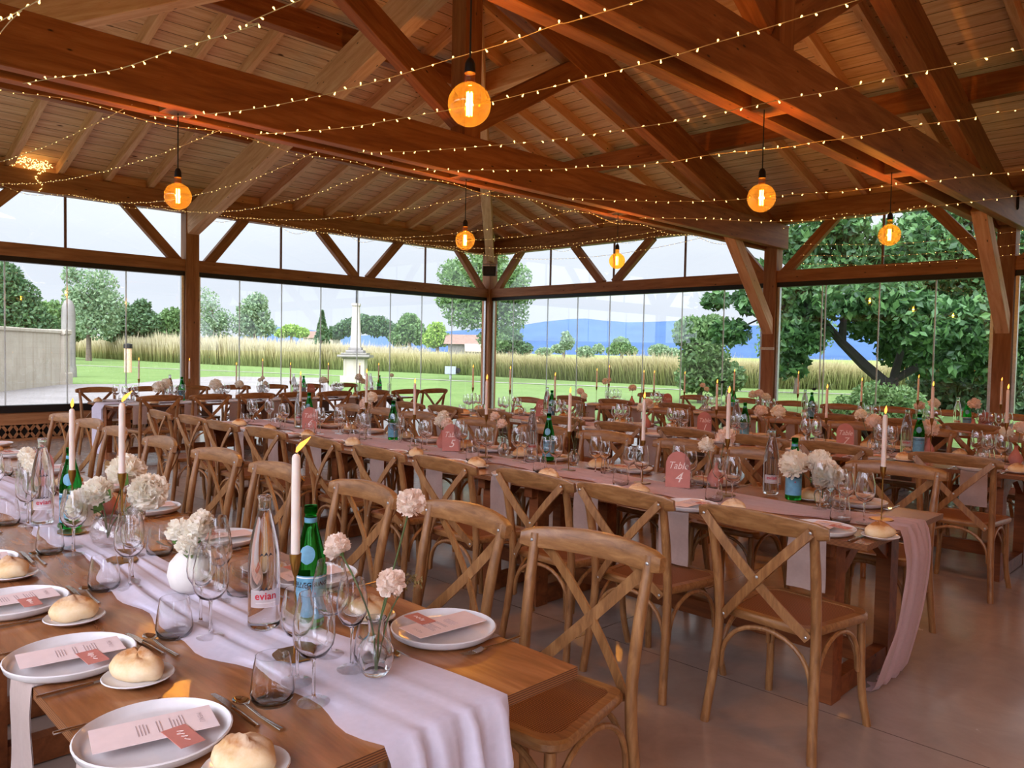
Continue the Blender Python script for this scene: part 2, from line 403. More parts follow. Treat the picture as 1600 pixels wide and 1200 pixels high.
# plates and lintels
beam('eave_plate', (0, 0.1, (PB + PT) / 2), (0, ROOMY - 0.1, (PB + PT) / 2), 0.2, PT - PB, B, wl)
beam('eave_plate', (0.1, 0, (PB + PT) / 2), (ROOMX, 0, (PB + PT) / 2), 0.2, PT - PB, B, wf)
beam('eave_plate', (-0.1, ROOMY, (PB + PT) / 2), (ROOMX, ROOMY, (PB + PT) / 2), 0.2, PT - PB, B, ws)
def lint(a, b, par):
    ax = Vector(a); bx = Vector(b)
    beam('lintel', ax + Vector((0, 0, (LB + LT) / 2)), bx + Vector((0, 0, (LB + LT) / 2)), 0.19, LT - LB, B, par)
    beam('header_track', ax + Vector((0, 0, LB - 0.04)), bx + Vector((0, 0, LB - 0.04)), 0.13, 0.079, M['black'], par, ch=0.002)
lint((0, -0.11, 0), (0, -HALF + 0.118, 0), wl); lint((0, -HALF - 0.118, 0), (0, ROOMY + 0.118, 0), wl)
xs = (0.15,) + TX + (ROOMX,)
for a, b in zip(xs[:-1], xs[1:]): lint((a + (0.118 if a > 1 else 0), 0, 0), (b - 0.118, 0, 0), wf)
for a, b in zip((0.0,) + TX, TX + (ROOMX,)):
    beam('lintel', (a + 0.118, ROOMY, 2.92), (b - 0.118, ROOMY, 2.92), 0.19, 0.205, B, ws)
# wind braces between lintel and plate
def braceA(y0, z0, y1, z1, par=wl): beam('brace', (0.0, y0, z0), (0.0, y1, z1), 0.12, 0.165, B, par)
def braceB(x0, z0, x1, z1, par=wf): beam('brace', (x0, 0.0, z0), (x1, 0.0, z1), 0.12, 0.165, B, par)
for a in ((-7.0, 2.95, -6.27, 3.87), (-3.84, 3.0, -4.7, 3.86), (-3.52, 3.0, -2.7, 3.88), (-0.17, 2.9, -1.05, 3.88),
          (-7.48, 2.95, -8.38, 3.88), (-10.78, 3.0, -9.9, 3.9), (-11.1, 3.0, -11.95, 3.88), (-14.3, 2.95, -13.45, 3.88)): braceA(*a)
for a in ((0.2, 2.92, 1.06, 3.88), (3.47, 3.0, 2.66, 3.86), (3.79, 3.0, 4.72, 3.86), (7.12, 2.92, 6.3, 3.86), (7.46, 2.93, 8.36, 3.86),
          (10.68, 2.93, 9.83, 3.87), (11.06, 2.93, 11.95, 3.87), (14.3, 2.93, 13.4, 3.87)): braceB(*a)
# frieze boards over the plates
beam('frieze_board', (-0.06, 0.1, 4.24), (-0.06, ROOMY, 4.24), 0.03, 0.18, M['pale'], wl)
beam('frieze_board', (0.1, 0.06, 4.24), (ROOMX, 0.06, 4.24), 0.03, 0.18, M['pale'], wf)
# boarded end wall
bw = obj('boarding', MB().box((0, 0, 0), (14.5, 5.9, 0.06)).mesh('boarding', M['boards'], False), wb)
bw.matrix_basis = Matrix(((0, 0, -1, ROOMX + 0.16), (1, 0, 0, ROOMY / 2), (0, 1, 0, 2.95), (0, 0, 0, 1)))

# ---------------------------------------------------------------- windows
def window(n, axis, a, b, joints, mulls, z0, label):
    """full height frameless sheets between a and b, clerestory sheets over the lintel"""
    w = struct('window_%d' % n, label)
    def bx(c, d0, z, dz, th, off=0.0):
        return ((off, c, z), (th, d0, dz)) if axis == 'y' else ((c, -off, z), (d0, th, dz))
    js = [a] + [j for j in joints] + [b]
    for p, q in zip(js[:-1], js[1:]):
        lo, hi = min(p, q), max(p, q)
        c, d = bx((lo + hi) / 2, hi - lo - 0.006, (z0 + 2.736) / 2, 2.736 - z0, 0.01)
        obj('pane', MB().box(c, d).mesh('pane', M['pane'], False), w)
    for j in joints:
        c, d = bx(j, 0.02, (z0 + 2.736) / 2, 2.736 - z0, 0.016)
        obj('pane_joint', MB().box(c, d).mesh('pane_joint', M['seal'], False), w)
    ms = [a] + list(mulls) + [b]
    for p, q in zip(ms[:-1], ms[1:]):
        lo, hi = min(p, q), max(p, q)
        c, d = bx((lo + hi) / 2, hi - lo - 0.02, (LT + PB) / 2, PB - LT, 0.01, -0.075)
        obj('clerestory_pane', MB().box(c, d).mesh('clerestory_pane', M['pane'], False), w)
    for j in mulls:
        c, d = bx(j, 0.035, (LT + PB) / 2, PB - LT, 0.03, -0.075)
        obj('mullion', MB().box(c, d).mesh('mullion', M['brown'], False), w)
    for e, s in ((a, 1 if b > a else -1), (b, -1 if b > a else 1)):
        c, d = bx(e + s * 0.03, 0.045, (z0 + 2.736) / 2, 2.736 - z0, 0.06, 0.03)
        obj('side_profile', MB().box(c, d).mesh('side_profile', M['steel'], False), w)
    return w
w1 = window(1, 'y', -7.4, -14.42, (-8.35, -9.24, -10.09, -10.95, -11.8, -12.65, -13.5), (-9.24, -10.93, -12.7), 0.55, 'tall glass wall bay left of the middle post, over a dark sill')
window(2, 'y', -0.13, -7.17, (-1.19, -2.08, -2.94, -3.78, -4.65, -5.51, -6.36), (-1.94, -3.72, -5.49), 0.01, 'glass wall bay between the middle post and the corner post')
window(3, 'x', 0.15, 7.16, (0.83, 1.92, 2.8, 3.68, 4.54, 5.44, 6.34), (1.91, 3.7, 5.43), 0.01, 'glass wall bay right of the corner post facing the blue hills')
window(4, 'x', 7.40, 10.75, (8.18, 8.24, 9.11, 9.94), (9.11,), 0.01, 'glass wall bay in front of the dark fig tree')
window(5, 'x', 10.99, 14.36, (11.9, 12.7, 13.5), (12.7,), 0.01, 'glass wall bay at the right edge of the photo')
# dark sill and lattice panel under window 1
sp = struct('trim_1', 'timber panel with diamond lattice and black sill under the left glass')
beam('sill', (0.02, -7.4, 0.495), (0.02, -14.42, 0.495), 0.16, 0.11, M['black'], sp, ch=0.002)
beam('rail_board', (0.04, -7.4, 0.345), (0.04, -14.42, 0.345), 0.05, 0.19, B, sp, ch=0.002)
beam('base_board', (0.04, -7.4, 0.02), (0.04, -14.42, 0.02), 0.05, 0.04, B, sp, ch=0.002)
lat = MB(); y = -7.45
while y > -14.35:
    for s in (-1, 1):
        p = Vector((0.04, y, 0.03)); q = Vector((0.04, y + s * 0.15, 0.255)); d = (q - p).normalized(); nrm = Vector((0, -d.z, d.y)) * 0.02
        for off in (Vector((0.012, 0, 0)),):
            pts = [p - nrm + off, p + nrm + off, q + nrm + off, q - nrm + off]; pb = [u - off * 2 for u in pts]
            lat.add(pts + pb, [(0, 1, 2, 3), (7, 6, 5, 4), (0, 4, 5, 1), (1, 5, 6, 2), (2, 6, 7, 3), (3, 7, 4, 0)])
    y -= 0.15
obj('lattice', lat.mesh('lattice', B, False), sp)
obj('backing', MB().box((-0.01, (-7.4 - 14.42) / 2, 0.22), (0.02, 7.0, 0.44)).mesh('backing', M['black'], False), sp)

# ---------------------------------------------------------------- roof
ce = struct('ceiling', 'hipped roof of pale boards on spruce rafters')
def slope(name, O, X, Yh, poly):
    """poly in (along eave, horizontal distance from the wall)"""
    Xv = Vector(X); Yv = (Vector(Yh) + Vector((0, 0, SL))); k = Yv.length; Yv.normalize(); Zv = Xv.cross(Yv)
    b = MB().prism([(p, d * k) for p, d in poly], 0, 0.03 if Zv.z > 0 else -0.03)
    o = obj(name, b.mesh(name, M['boards'], False), ce)
    Mx = Matrix((Xv, Yv, Zv)).transposed().to_4x4(); Mx.translation = Vector(O) + Vector((0, 0, RB0 + 0.165)); o.matrix_basis = Mx
e = 0.7
slope('roof_slope', (0, 0, 0), (1, 0, 0), (0, -1, 0), [(-e, -e), (ROOMX + 0.6, -e), (ROOMX + 0.6, HALF), (HALF, HALF)])
slope('roof_slope', (0, ROOMY, 0), (1, 0, 0), (0, 1, 0), [(-e, -e), (ROOMX + 0.6, -e), (ROOMX + 0.6, HALF), (HALF, HALF)])
slope('hip_slope', (0, 0, 0), (0, -1, 0), (1, 0, 0), [(-e, -e), (-ROOMY + e, -e), (HALF, HALF)])
P = M['pale']
def zr(d, off=0.0): return RB0 + SL * d + off
k = 0
for i in range(-10, 11):                                   # hip rafters' jacks
    yy = -HALF + i * 0.685
    d1 = min(-yy, yy - ROOMY)
    if i == 0 or d1 < 0.25: continue
    beam('rafter', (-0.6, yy, zr(-0.6, 0.08)), (d1, yy, zr(d1, 0.08)), 0.09, 0.165, P, ce, ch=0.004)
for side, y0, s in ((1, 0, -1), (2, ROOMY, 1)):
    x = 0.62
    while x < ROOMX - 0.3:
        d1 = min(x, HALF)
        if min(abs(x - t) for t in TX) > 0.2:
            beam('rafter', (x, y0 - s * 0.6, zr(-0.6, 0.08)), (x, y0 + s * d1, zr(d1, 0.08)), 0.09, 0.165, P, ce, ch=0.004)
        x += 0.685
for d in (2.43, 4.9):
    zc = zr(d, -0.15)
    beam('purlin', (d, -d, zc), (ROOMX, -d, zc), 0.16, 0.29, P if d > 3 else M["red"], ce)
    beam('purlin', (d, ROOMY + d, zc), (ROOMX, ROOMY + d, zc), 0.16, 0.29, M['red'], ce)
    beam('hip_purlin', (d, -d, zc), (d, ROOMY + d, zc), 0.16, 0.29, M['red'], ce)
beam('ridge_beam', (HALF, -HALF, zr(HALF, -0.16)), (ROOMX, -HALF, zr(HALF, -0.16)), 0.16, 0.3, B, ce)
beam('hip_rafter', (0.05, -0.05, 3.86), (HALF - 0.1, -HALF + 0.1, 3.86 + SL * (HALF - 0.1)), 0.19, 0.42, P, ce)
beam('hip_rafter', (0.05, ROOMY + 0.05, 3.86), (HALF - 0.1, -HALF - 0.1, 3.86 + SL * (HALF - 0.1)), 0.19, 0.42, P, ce)
beam('half_truss_rafter', (0.08, -HALF, 3.68), (HALF - 0.1, -HALF, 3.68 + 0.305 * (HALF - 0.18)), 0.2, 0.46, P, ce)  # same wood as the trusses; its daylight paleness is put into the colour
TL = ('far roof truss carrying three lamps', 'middle roof truss carrying three lamps', 'roof truss just above the camera')
for X, lb in zip(TX, TL):
    t = struct('roof_truss', lb)
    for s in (-1, 1):
        beam('tie_beam', (X + s * 0.15, 0.12, 3.612), (X + s * 0.15, ROOMY - 0.12, 3.612), 0.12, 0.416, M['red'], t)
        yw = 0 if s > 0 else ROOMY
        f = lambda d: yw - s * d
        beam('principal_rafter', (X, f(0.16), 3.68), (X, f(HALF - 0.05), 3.68 + 0.308 * (HALF - 0.2)), 0.175, 0.48, M['red'], t)
        beam('strut', (X, f(5.15), 5.26), (X, f(HALF - 0.1), 4.06), 0.15, 0.27, M['red'], t)
        beam('knee_brace', (X, f(0.06), 1.98), (X, f(1.5), 3.52), 0.18, 0.2, P, t)
    beam('king_post', (X, -HALF, 3.45), (X, -HALF, 6.45), 0.24, 0.24, M['red'], t, up=(1, 0, 0))
    for y in (-10.42, -7.3, -4.5): obj('spacer_block', MB().box((X, y, 3.47), (0.19, 0.24, 0.12)).mesh('spacer_block', B, False), t)
# ================================================================ OUTDOORS
EYE = Vector((13.832, -13.053, 1.5))
RM = ((0.707666549922865, 0.7062851568784586, 0.019217993964708763), (-0.04186425507779022, 0.014762993884155924, 0.9990142332110978), (-0.7053052093009456, 0.7077735027417562, -0.04001537891379172))
FP = 1220.216
def sight(x, y, dist):
    """the point seen at (x, y) of the photograph, dist metres away along the line of sight's depth"""
    a, b = (x - 800) / FP * dist, (600 - y) / FP * dist
    return EYE + Vector((RM[0][i] * a + RM[1][i] * b + RM[2][i] * dist for i in range(3)))
def ground_m(name, c1, c2, c3, s1, s2, bump=0.3):
    t = NT(name); v = t.coords(); n1 = t.noise(v, s1, 5, 0.6); n2 = t.noise(v, s2, 3, 0.7)
    col = t.ramp(n1, [(0.35, lin(c1)), (0.65, lin(c2))]); col = t.mix(t.ramp(n2, [(0.45, (0, 0, 0, 1)), (0.75, (1, 1, 1, 1))]), col, lin(c3))
    return t.surf(t.bsdf(col, 0.9, 0.15, t.bump(n2, bump, 0.03)))
M['lawn'] = ground_m('lawn_grass', (88, 112, 56), (102, 124, 66), (112, 132, 80), 0.5, 9)
M['field'] = ground_m('meadow_ground', (112, 128, 66), (146, 150, 88), (126, 140, 72), 0.05, 1.5)
M['gravel'] = ground_m('pale_gravel', (138, 132, 127), (154, 148, 143), (104, 100, 97), 0.6, 28, 0.8)
M['path'] = ground_m('gravel_path', (150, 146, 134), (164, 158, 148), (134, 130, 118), 0.6, 12, 0.4)
def flat(name, poly, z, m, label, kind='structure'):
    o = obj(name, MB().add([(x, y, z) for x, y in poly], [tuple(range(len(poly)))]).mesh(name, m, False))
    return tag(o, label, None, None, kind)
flat('ground', [(-3000, -400), (400, -400), (400, 3200), (-3000, 3200)], -0.30, M['field'], 'flat fields beyond the tall grass')
BASE = [(-140, 12), (-90, 16.5), (-60, 16.7), (-40.5, 18.8), (-33.7, 21.2), (-24, 21.8), (-15.4, 21.5), (-8.5, 21.6), (-5, 23.5), (-2, 27.2), (6, 31), (30, 40)]
flat('lawn', [(40, -40), (40, 44)] + list(reversed([(x, y + 1.5) for x, y in BASE])) + [(-140, -40)], -0.06, M['lawn'], 'mown green lawn outside the glass walls')
flat('gravel_yard', [(-0.3, -40), (-0.3, -0.5), (-12, 3.2), (-23.2, 9.6), (-26.5, 5.4), (-25.2, 3.3), (-19.2, -1.8), (-19.8, -3.6), (-24, -12), (-24, -40)], -0.05, M['gravel'], 'pale gravel yard outside the left glass wall')
pth = [(-60, 2.2), (-28.3, 11.7), (-22.6, 13.2), (-15.7, 14.7), (-10.9, 16.6), (-5.6, 18.0), (-1.2, 21.5), (6, 24)]
pm = MB().grid([[(x + 0.05, y - 0.28, -0.04), (x - 0.05, y + 0.28, -0.04)] for x, y in pth])
tag(obj('path', pm.mesh('path', M['path'], False)), 'narrow pale path crossing the lawn', None, None, 'structure')
# ---- tall grass
def tallgrass_m():
    t = NT('tall_grass'); g = t.n('ShaderNodeNewGeometry'); sx = t.n('ShaderNodeSeparateXYZ'); t.l(g.outputs['Position'], sx.inputs[0])
    a = t.n('ShaderNodeMath', operation='MULTIPLY_ADD'); a.inputs[1].default_value = 0.16; t.l(g.outputs['Random Per Island'], a.inputs[0])
    m = t.n('ShaderNodeMath', operation='MULTIPLY'); m.inputs[1].default_value = 0.5; t.l(sx.outputs['Z'], m.inputs[0]); t.l(m.outputs[0], a.inputs[2])
    col = t.ramp(a.outputs[0], [(0.0, lin((92, 106, 54))), (0.35, lin((124, 128, 74))), (0.6, lin((170, 160, 112))), (1.0, lin((190, 180, 146)))])
    b = t.bsdf(col, 0.8, 0.1); tl = t.n('ShaderNodeBsdfTranslucent'); t.l(col, tl.inputs[0])
    mx = t.n('ShaderNodeMixShader'); mx.inputs[0].default_value = 0.35; t.l(b, mx.inputs[1]); t.l(tl.outputs[0], mx.inputs[2])
    return t.surf(mx.outputs[0])
M['tallgrass'] = tallgrass_m()
rg = random.Random(3); gb = MB()
def along(poly, u):
    n = len(poly) - 1; i = min(int(u * n), n - 1); f = u * n - i
    return poly[i][0] + (poly[i + 1][0] - poly[i][0]) * f, poly[i][1] + (poly[i + 1][1] - poly[i][1]) * f
for i in range(52000):
    u = rg.random() ; x, y = along(BASE, u)
    d = rg.random() ** 2 * 9.0
    x -= d * 0.55 + rg.uniform(-0.5, 0.5); y += d * 0.8 + rg.uniform(-0.25, 0.25)
    far = max(0, min(1, (-x - 28) / 30))
    h = (1.02 + 0.3 * rg.random() + 0.16 * math.sin(x * 0.7) * math.sin(x * 0.23 + 1)) * (1.08 + .95 * far)
    if rg.random() < 0.06: h *= 1.2
    w = 0.014 + 0.016 * far; a = rg.uniform(0, PI); lx, ly = rg.gauss(0, 0.3), rg.gauss(0, 0.3)
    cx, sx_ = math.cos(a) * w, math.sin(a) * w
    gb.add([(x - cx, y - sx_, -0.1), (x + cx, y + sx_, -0.1), (x + lx * .5 + cx * 1.3, y + ly * .5 + sx_ * 1.3, h * 0.7), (x + lx * .5 - cx * 1.3, y + ly * .5 - sx_ * 1.3, h * 0.7), (x + lx, y + ly, h)], [(0, 1, 2, 3), (3, 2, 4)])
tag(obj('tall_grass', gb.mesh('tall_grass', M['tallgrass'], False)), 'band of tall pale seeding grass beyond the lawn', 'grass', None, 'stuff')
# ---- trees
M['bark'] = plain('bark', (92, 80, 66), 0.9, var=0.15, bump=0.6, scale=8)
M['darkbark'] = plain('dark_bark', (40, 34, 31), 0.9, var=0.15, bump=0.6, scale=8)
M['leaf_mid'] = leafy('mid_green_leaves', [(74, 104, 58), (98, 130, 74), (120, 148, 90)])
M['leaf_dark'] = leafy('dark_green_leaves', [(56, 84, 54), (76, 106, 66), (98, 126, 80)])
M['leaf_blue'] = leafy('grey_green_leaves', [(100, 128, 94), (126, 150, 110), (146, 166, 126)])
M['leaf_lime'] = leafy('fresh_green_leaves', [(104, 140, 50), (136, 168, 70), (150, 178, 84)])
M['leaf_fig'] = leafy('fig_leaves', [(44, 74, 42), (64, 100, 54), (94, 134, 74)], 0.28, 0.45)
def leaf(mb, p, s, r, pointed=True):
    n = Vector((r.gauss(0, 1), r.gauss(0, 1), r.gauss(0.4, 0.8))).normalized(); a = n.orthogonal().normalized(); a.rotate(Matrix.Rotation(r.uniform(0, 6.28), 3, n)); b = n.cross(a)
    mb.add([p - a * s, p + b * s * 0.55 + n * s * 0.12, p + a * s, p - b * s * 0.55 + n * s * 0.12], [(0, 1, 2, 3)])
def clumps(mb, blobs, n, s, r):
    tot = sum(b[1] ** 2 for b in blobs)
    for c, R, sq in [(b[0], b[1], b[2] if len(b) > 2 else 1.0) for b in blobs]:
        for _ in range(int(n * R * R / tot)):
            d = Vector((r.gauss(0, 1), r.gauss(0, 1), r.gauss(0, 1))).normalized() * (R * r.random() ** 0.45)
            d.z *= sq; leaf(mb, Vector(c) + d, s * r.uniform(0.6, 1.3), r)
def tree(name, label, cat, base, blobs, n, s, m, trunk=None, bark='bark', seed=1, group=None, branches=6):
    r = random.Random(seed); base = Vector(base)
    e = empty(name, base); tag(e, label, cat, group)
    cb = MB(); clumps(cb, [(Vector(b[0]) - base,) + tuple(b[1:]) for b in blobs], n, s, r)
    obj('crown', cb.mesh('crown', m, False), e)
    if trunk:
        tb = MB()
        for pts, r0, r1 in trunk:
            pts = [Vector(p) - base for p in pts]; k = len(pts)
            tb.tube(pts, [r0 + (r1 - r0) * i / (k - 1) for i in range(k)], 8)
        top = Vector(trunk[0][0][-1]) - base
        for i in range(branches):
            c = Vector(r.choice(blobs)[0]) - base
            mid = top.lerp(c, 0.5) + Vector((r.uniform(-.2, .2), r.uniform(-.2, .2), r.uniform(-.1, .2)))
            tb.tube([top, mid, c], [trunk[0][2] * 0.7, trunk[0][2] * 0.4, 0.02], 6)
        obj('trunk', tb.mesh('trunk', M[bark]), e)
    return e
def gp(x, y, z=-0.1): return (x, y, z)
def blobs_px(D, lst): return [(sight(x, y, D + dd), r * D / FP, sq) for x, y, r, sq, dd in lst]
def under(D, x):
    p = sight(x, 560, D); return (p.x, p.y, -0.2)
# tree seen behind the corner post
D = 42; bl = blobs_px(D, [(752, 440, 62, .85, 0), (715, 430, 34, .8, 1), (800, 435, 32, .8, -1), (735, 480, 48, .8, 0), (790, 490, 40, .9, .5), (700, 468, 22, .8, 0), (765, 405, 30, .7, 0), (815, 462, 22, .8, 0), (770, 530, 26, .8, 0)])
b = under(D, 757); tree('ash_tree', 'leafy green tree behind the corner post', 'tree', b, bl, 15000, 0.1, M['leaf_mid'], [([b, (b[0] + .1, b[1], 2.0), sight(757, 470, D)], 0.2, 0.12)], seed=4)
# trees on the left beyond the stone wall
def far_tree(label, D, lst, n, s, m, seed, name='tree', cat='tree', group='trees beyond the meadow', tr=True):
    bl = blobs_px(D, lst); x = sum(p[0] for p in lst) / len(lst); b = under(D, x)
    tree(name, label, cat, b, bl, int(n * 2.2), s * .62, M[m], [([b, (b[0], b[1], 1.5), sight(x, sum(p[1] for p in lst) / len(lst), D)], 0.3, 0.15)] if tr else None, seed=seed, group=group)
far_tree('dense dark tree cut by the left edge of the photo', 60, [(20, 470, 40, 1, 0), (0, 440, 34, 1, 0), (45, 500, 30, 1, 0), (10, 510, 34, 1, 0), (70, 512, 24, 1, 0)], 4200, 0.3, 'leaf_dark', 11)
far_tree('tall airy tree with see-through crown on the left', 75, [(150, 450, 34, 1.1, 0), (130, 480, 30, 1, 0), (172, 478, 26, 1, 0), (112, 430, 16, 1, 0), (150, 505, 36, .8, 0), (118, 462, 20, 1, 0)], 2400, 0.3, 'leaf_blue', 12)
far_tree('rounded bush behind the left meadow', 80, [(85, 500, 34, .9, 0), (110, 515, 26, .8, 0), (60, 490, 22, .9, 0)], 2600, 0.35, 'leaf_mid', 13, 'bush', 'bush')
far_tree('broad dark bush left of the middle post', 85, [(210, 503, 36, .8, 0), (245, 512, 32, .7, 0), (185, 515, 26, .8, 0), (222, 480, 14, 1, 0)], 3000, 0.38, 'leaf_dark', 14, 'bush', 'bush')
far_tree('low green bush just left of the middle post', 85, [(270, 500, 22, .9, 0), (262, 518, 24, .7, 0)], 1400, 0.36, 'leaf_mid', 15, 'bush', 'bush')
far_tree('half bare grey tree right of the middle post', 80, [(325, 498, 30, .9, 0), (340, 512, 28, .8, 0), (322, 470, 20, 1.1, 0), (350, 500, 18, 1, 0)], 1300, 0.24, 'leaf_blue', 16)
far_tree('light poplar with loose round crown', 80, [(395, 490, 26, 1, 0), (385, 508, 22, 1, 0), (412, 510, 20, .9, 0), (402, 472, 16, 1, 0)], 1700, 0.3, 'leaf_blue', 17)
far_tree('bright green low bush on the horizon, under the hill', 110, [(455, 516, 16, .6, 0), (470, 520, 14, .6, 0), (440, 521, 12, .6, 0)], 900, 0.4, 'leaf_lime', 18, 'bush', 'bush')
far_tree('long dark hedge behind the stone monument', 110, [(545, 512, 20, .7, 0), (590, 510, 24, .7, 0), (565, 506, 22, .7, 0), (525, 520, 16, .7, 0), (612, 518, 16, .8, 0)], 2400, 0.45, 'leaf_dark', 19, 'hedge', 'hedge', tr=False)
far_tree('round green tree right of the monument', 100, [(640, 515, 24, .9, 0), (625, 528, 18, .8, 0), (655, 525, 18, .8, 0), (640, 500, 14, .8, 0)], 2200, 0.4, 'leaf_mid', 20)
far_tree('small lime green tree left of the barn', 95, [(682, 518, 16, 1, 0), (676, 530, 18, .8, 0), (692, 530, 14, .8, 0)], 1200, 0.35, 'leaf_lime', 21)
far_tree('low bush just right of the corner post', 70, [(795, 530, 22, .9, 0), (780, 545, 16, .6, 0), (815, 545, 18, .6, 0)], 1400, 0.28, 'leaf_dark', 22, 'bush', 'bush')
far_tree('slim tree on the plain below the ridge', 120, [(886, 535, 12, 1, 0), (884, 525, 8, 1, 0), (872, 545, 12, .6, 0)], 800, 0.4, 'leaf_blue', 23)
far_tree('rounded shrub on the plain below the ridge', 120, [(970, 540, 16, .9, 0), (958, 548, 12, .6, 0), (985, 548, 12, .6, 0)], 1000, 0.4, 'leaf_mid', 24, 'shrub', 'shrub')
far_tree('wide low hedge on the plain below the ridge', 130, [(850, 550, 14, .5, 0), (915, 550, 16, .6, 0), (1030, 548, 18, .6, 0), (1050, 552, 16, .5, 0), (935, 545, 10, .8, 0)], 1500, 0.45, 'leaf_blue', 25, 'hedge', 'hedge', tr=False)
# conifer
D = 100; cb = MB(); r = random.Random(5); bp = Vector(under(D, 503)); tipz = sight(503, 486, D).z
for i in range(1500):
    f = r.random() ** 0.8; z = bp.z + 0.6 + (tipz - bp.z - 0.6) * f; rad = 1.75 * (1 - f) * (0.55 + 0.45 * r.random()); a = r.uniform(0, 6.28)
    leaf(cb, Vector((math.cos(a) * rad, math.sin(a) * rad, z - bp.z - 0.25 * rad)), 0.26, r)
e = tag(empty('fir_tree', bp), 'pointed dark conifer on the horizon', 'tree', 'trees beyond the meadow'); obj('crown', cb.mesh('crown', M['leaf_dark'], False), e)
obj('trunk', MB().tube([(0, 0, 0), (0, 0, tipz - bp.z - 0.3)], [0.2, 0.03], 6).mesh('trunk', M['bark']), e)
# the fig tree outside the far wall
D = 21; px = lambda x, y, dd=0: sight(x, y, D + dd)
bl = blobs_px(D, [(1270, 450, 60, .8, 0), (1330, 420, 70, .8, .6), (1420, 400, 80, .8, 0), (1500, 430, 80, .8, .4), (1570, 400, 70, .9, 0), (1600, 480, 60, 1, .3), (1250, 380, 50, .8, .5), (1440, 500, 74, .8, 1.2),
    (1520, 520, 66, .8, .8), (1360, 500, 48, .8, 1.0), (1250, 520, 46, .8, 0), (1235, 570, 30, .8, .5), (1310, 350, 50, .7, .3), (1470, 340, 60, .7, .5), (1560, 330, 50, .7, 0), (1180, 470, 36, .7, 0), (1140, 520, 34, .7, .5), (1120, 470, 26, .6, .5), (1180, 420, 26, .6, 0), (1410, 545, 44, .8, 1.5), (1470, 560, 50, .8, 1.5), (1545, 560, 54, .8, 1.2), (1345, 455, 44, .8, 1.2), (1395, 470, 50, .8, 1.6), (1230, 470, 40, .8, 1), (1600, 540, 50, .9, 1), (1440, 505, 58, .8, -1.5), (1385, 470, 50, .8, -1.5), (1515, 510, 54, .8, -1.5), (1310, 470, 36, .8, -1.2), (1470, 560, 36, .8, -1.2)])
fb = under(D, 1395)
tr = [([fb, px(1385, 600), px(1350, 570), px(1315, 535), px(1285, 500), px(1262, 460)], 0.2, 0.07), ([fb, px(1398, 585), px(1410, 540), px(1450, 480)], 0.14, 0.06), ([px(1385, 600), px(1440, 570), px(1490, 530), px(1550, 480)], 0.12, 0.05), ([px(1315, 535), px(1318, 500), px(1345, 450)], 0.12, 0.05)]
tree('fig_tree', 'large dark fig tree with leaning trunk outside the right glass wall', 'tree', fb, bl, 36000, 0.12, M['leaf_fig'], tr, 'darkbark', 31, branches=12)
D = 26; bl = blobs_px(D, [(1230, 560, 40, .7, 0), (1100, 560, 40, .9, 0), (1080, 520, 30, .9, 0), (1125, 590, 40, .7, 0), (1085, 590, 30, .8, 0), (1110, 510, 24, .8, 0)])
tree('round_shrub', 'loose green shrub beside the post, left of the fig tree', 'shrub', under(D, 1095), bl[1:], 7000, 0.1, M['leaf_mid'], [([under(D, 1095), sight(1095, 560, D)], 0.1, 0.06)], seed=33)
sb = (-1.6, 20.2, -0.1); bl = [(sight(1238, 500, 33), 1.5, .8), (sight(1225, 540, 33), 1.2, .8), (sight(1262, 520, 33), 1.2, .8)]
tree('young_tree', 'slim young tree with straight trunk between post and fig tree', 'tree', sb, bl, 3500, 0.1, M['leaf_mid'], [([sb, (sb[0] + .1, sb[1], 1.4), sight(1240, 520, 33)], 0.13, 0.08)], seed=34)
D = 17.6; bl = blobs_px(D, [(1370, 628, 42, .8, 0), (1330, 640, 32, .8, 0), (1410, 632, 36, .8, 0), (1440, 650, 30, .8, .4), (1370, 655, 44, .6, 0), (1315, 655, 26, .7, 0)])
tree('clipped_bush', 'dense rounded bush in front of the fig trunk', 'bush', under(D, 1372), bl, 7000, 0.06, M['leaf_mid'], seed=35)
D = 24; bl = blobs_px(D, [(1470, 600, 50, .8, 0), (1530, 590, 52, .9, 0), (1590, 590, 50, .9, 0), (1640, 580, 50, 1, 0), (1500, 640, 44, .7, 0), (1560, 640, 46, .7, 0), (1610, 640, 46, .7, 0)])
tree('laurel_hedge', 'dark hedge filling the glass left of the right-hand post', 'hedge', under(D, 1540), bl, 9000, 0.11, M['leaf_dark'], seed=36)
# ---- stone things
def stone_m(name, a, b, c):
    t = NT(name); v = t.coords(); n = t.noise(v, 1.3, 6, 0.65); n2 = t.noise(t.coords((6, 6, 0.5)), 1.0, 4)
    col = t.ramp(n, [(0.3, lin(a)), (0.7, lin(b))]); col = t.mix(t.ramp(n2, [(0.5, (0, 0, 0, 1)), (0.8, (0.7, 0.7, 0.7, 1))]), col, lin(c))
    return t.surf(t.bsdf(col, 0.9, 0.15, t.bump(n, 0.3, 0.02)))
M['stone'] = stone_m('limestone', (160, 152, 136), (178, 170, 154), (140, 128, 108)); M['oldstone'] = stone_m('weathered_stone', (112, 107, 100), (136, 131, 123), (84, 80, 75))
wa = Vector((-19.9, -3.85, 0)); wd = (Vector((-15.18, -6.98, 0)) - wa).normalized(); wang = math.atan2(wd.y, wd.x)
e = tag(empty('garden_wall', (wa.x, wa.y, -0.1), wang), 'rendered garden wall with stone coping and end pier beside the gravel', 'wall')
obj('wall_face', MB().box((11.2, -0.15, 1.0), (21.6, 0.35, 2.0), ch=0.01).mesh('wall_face', M['stone'], False), e)
obj('coping', MB().box((11.1, -0.15, 2.06), (22.0, 0.46, 0.14), ch=0.03).mesh('coping', M['stone'], False), e)
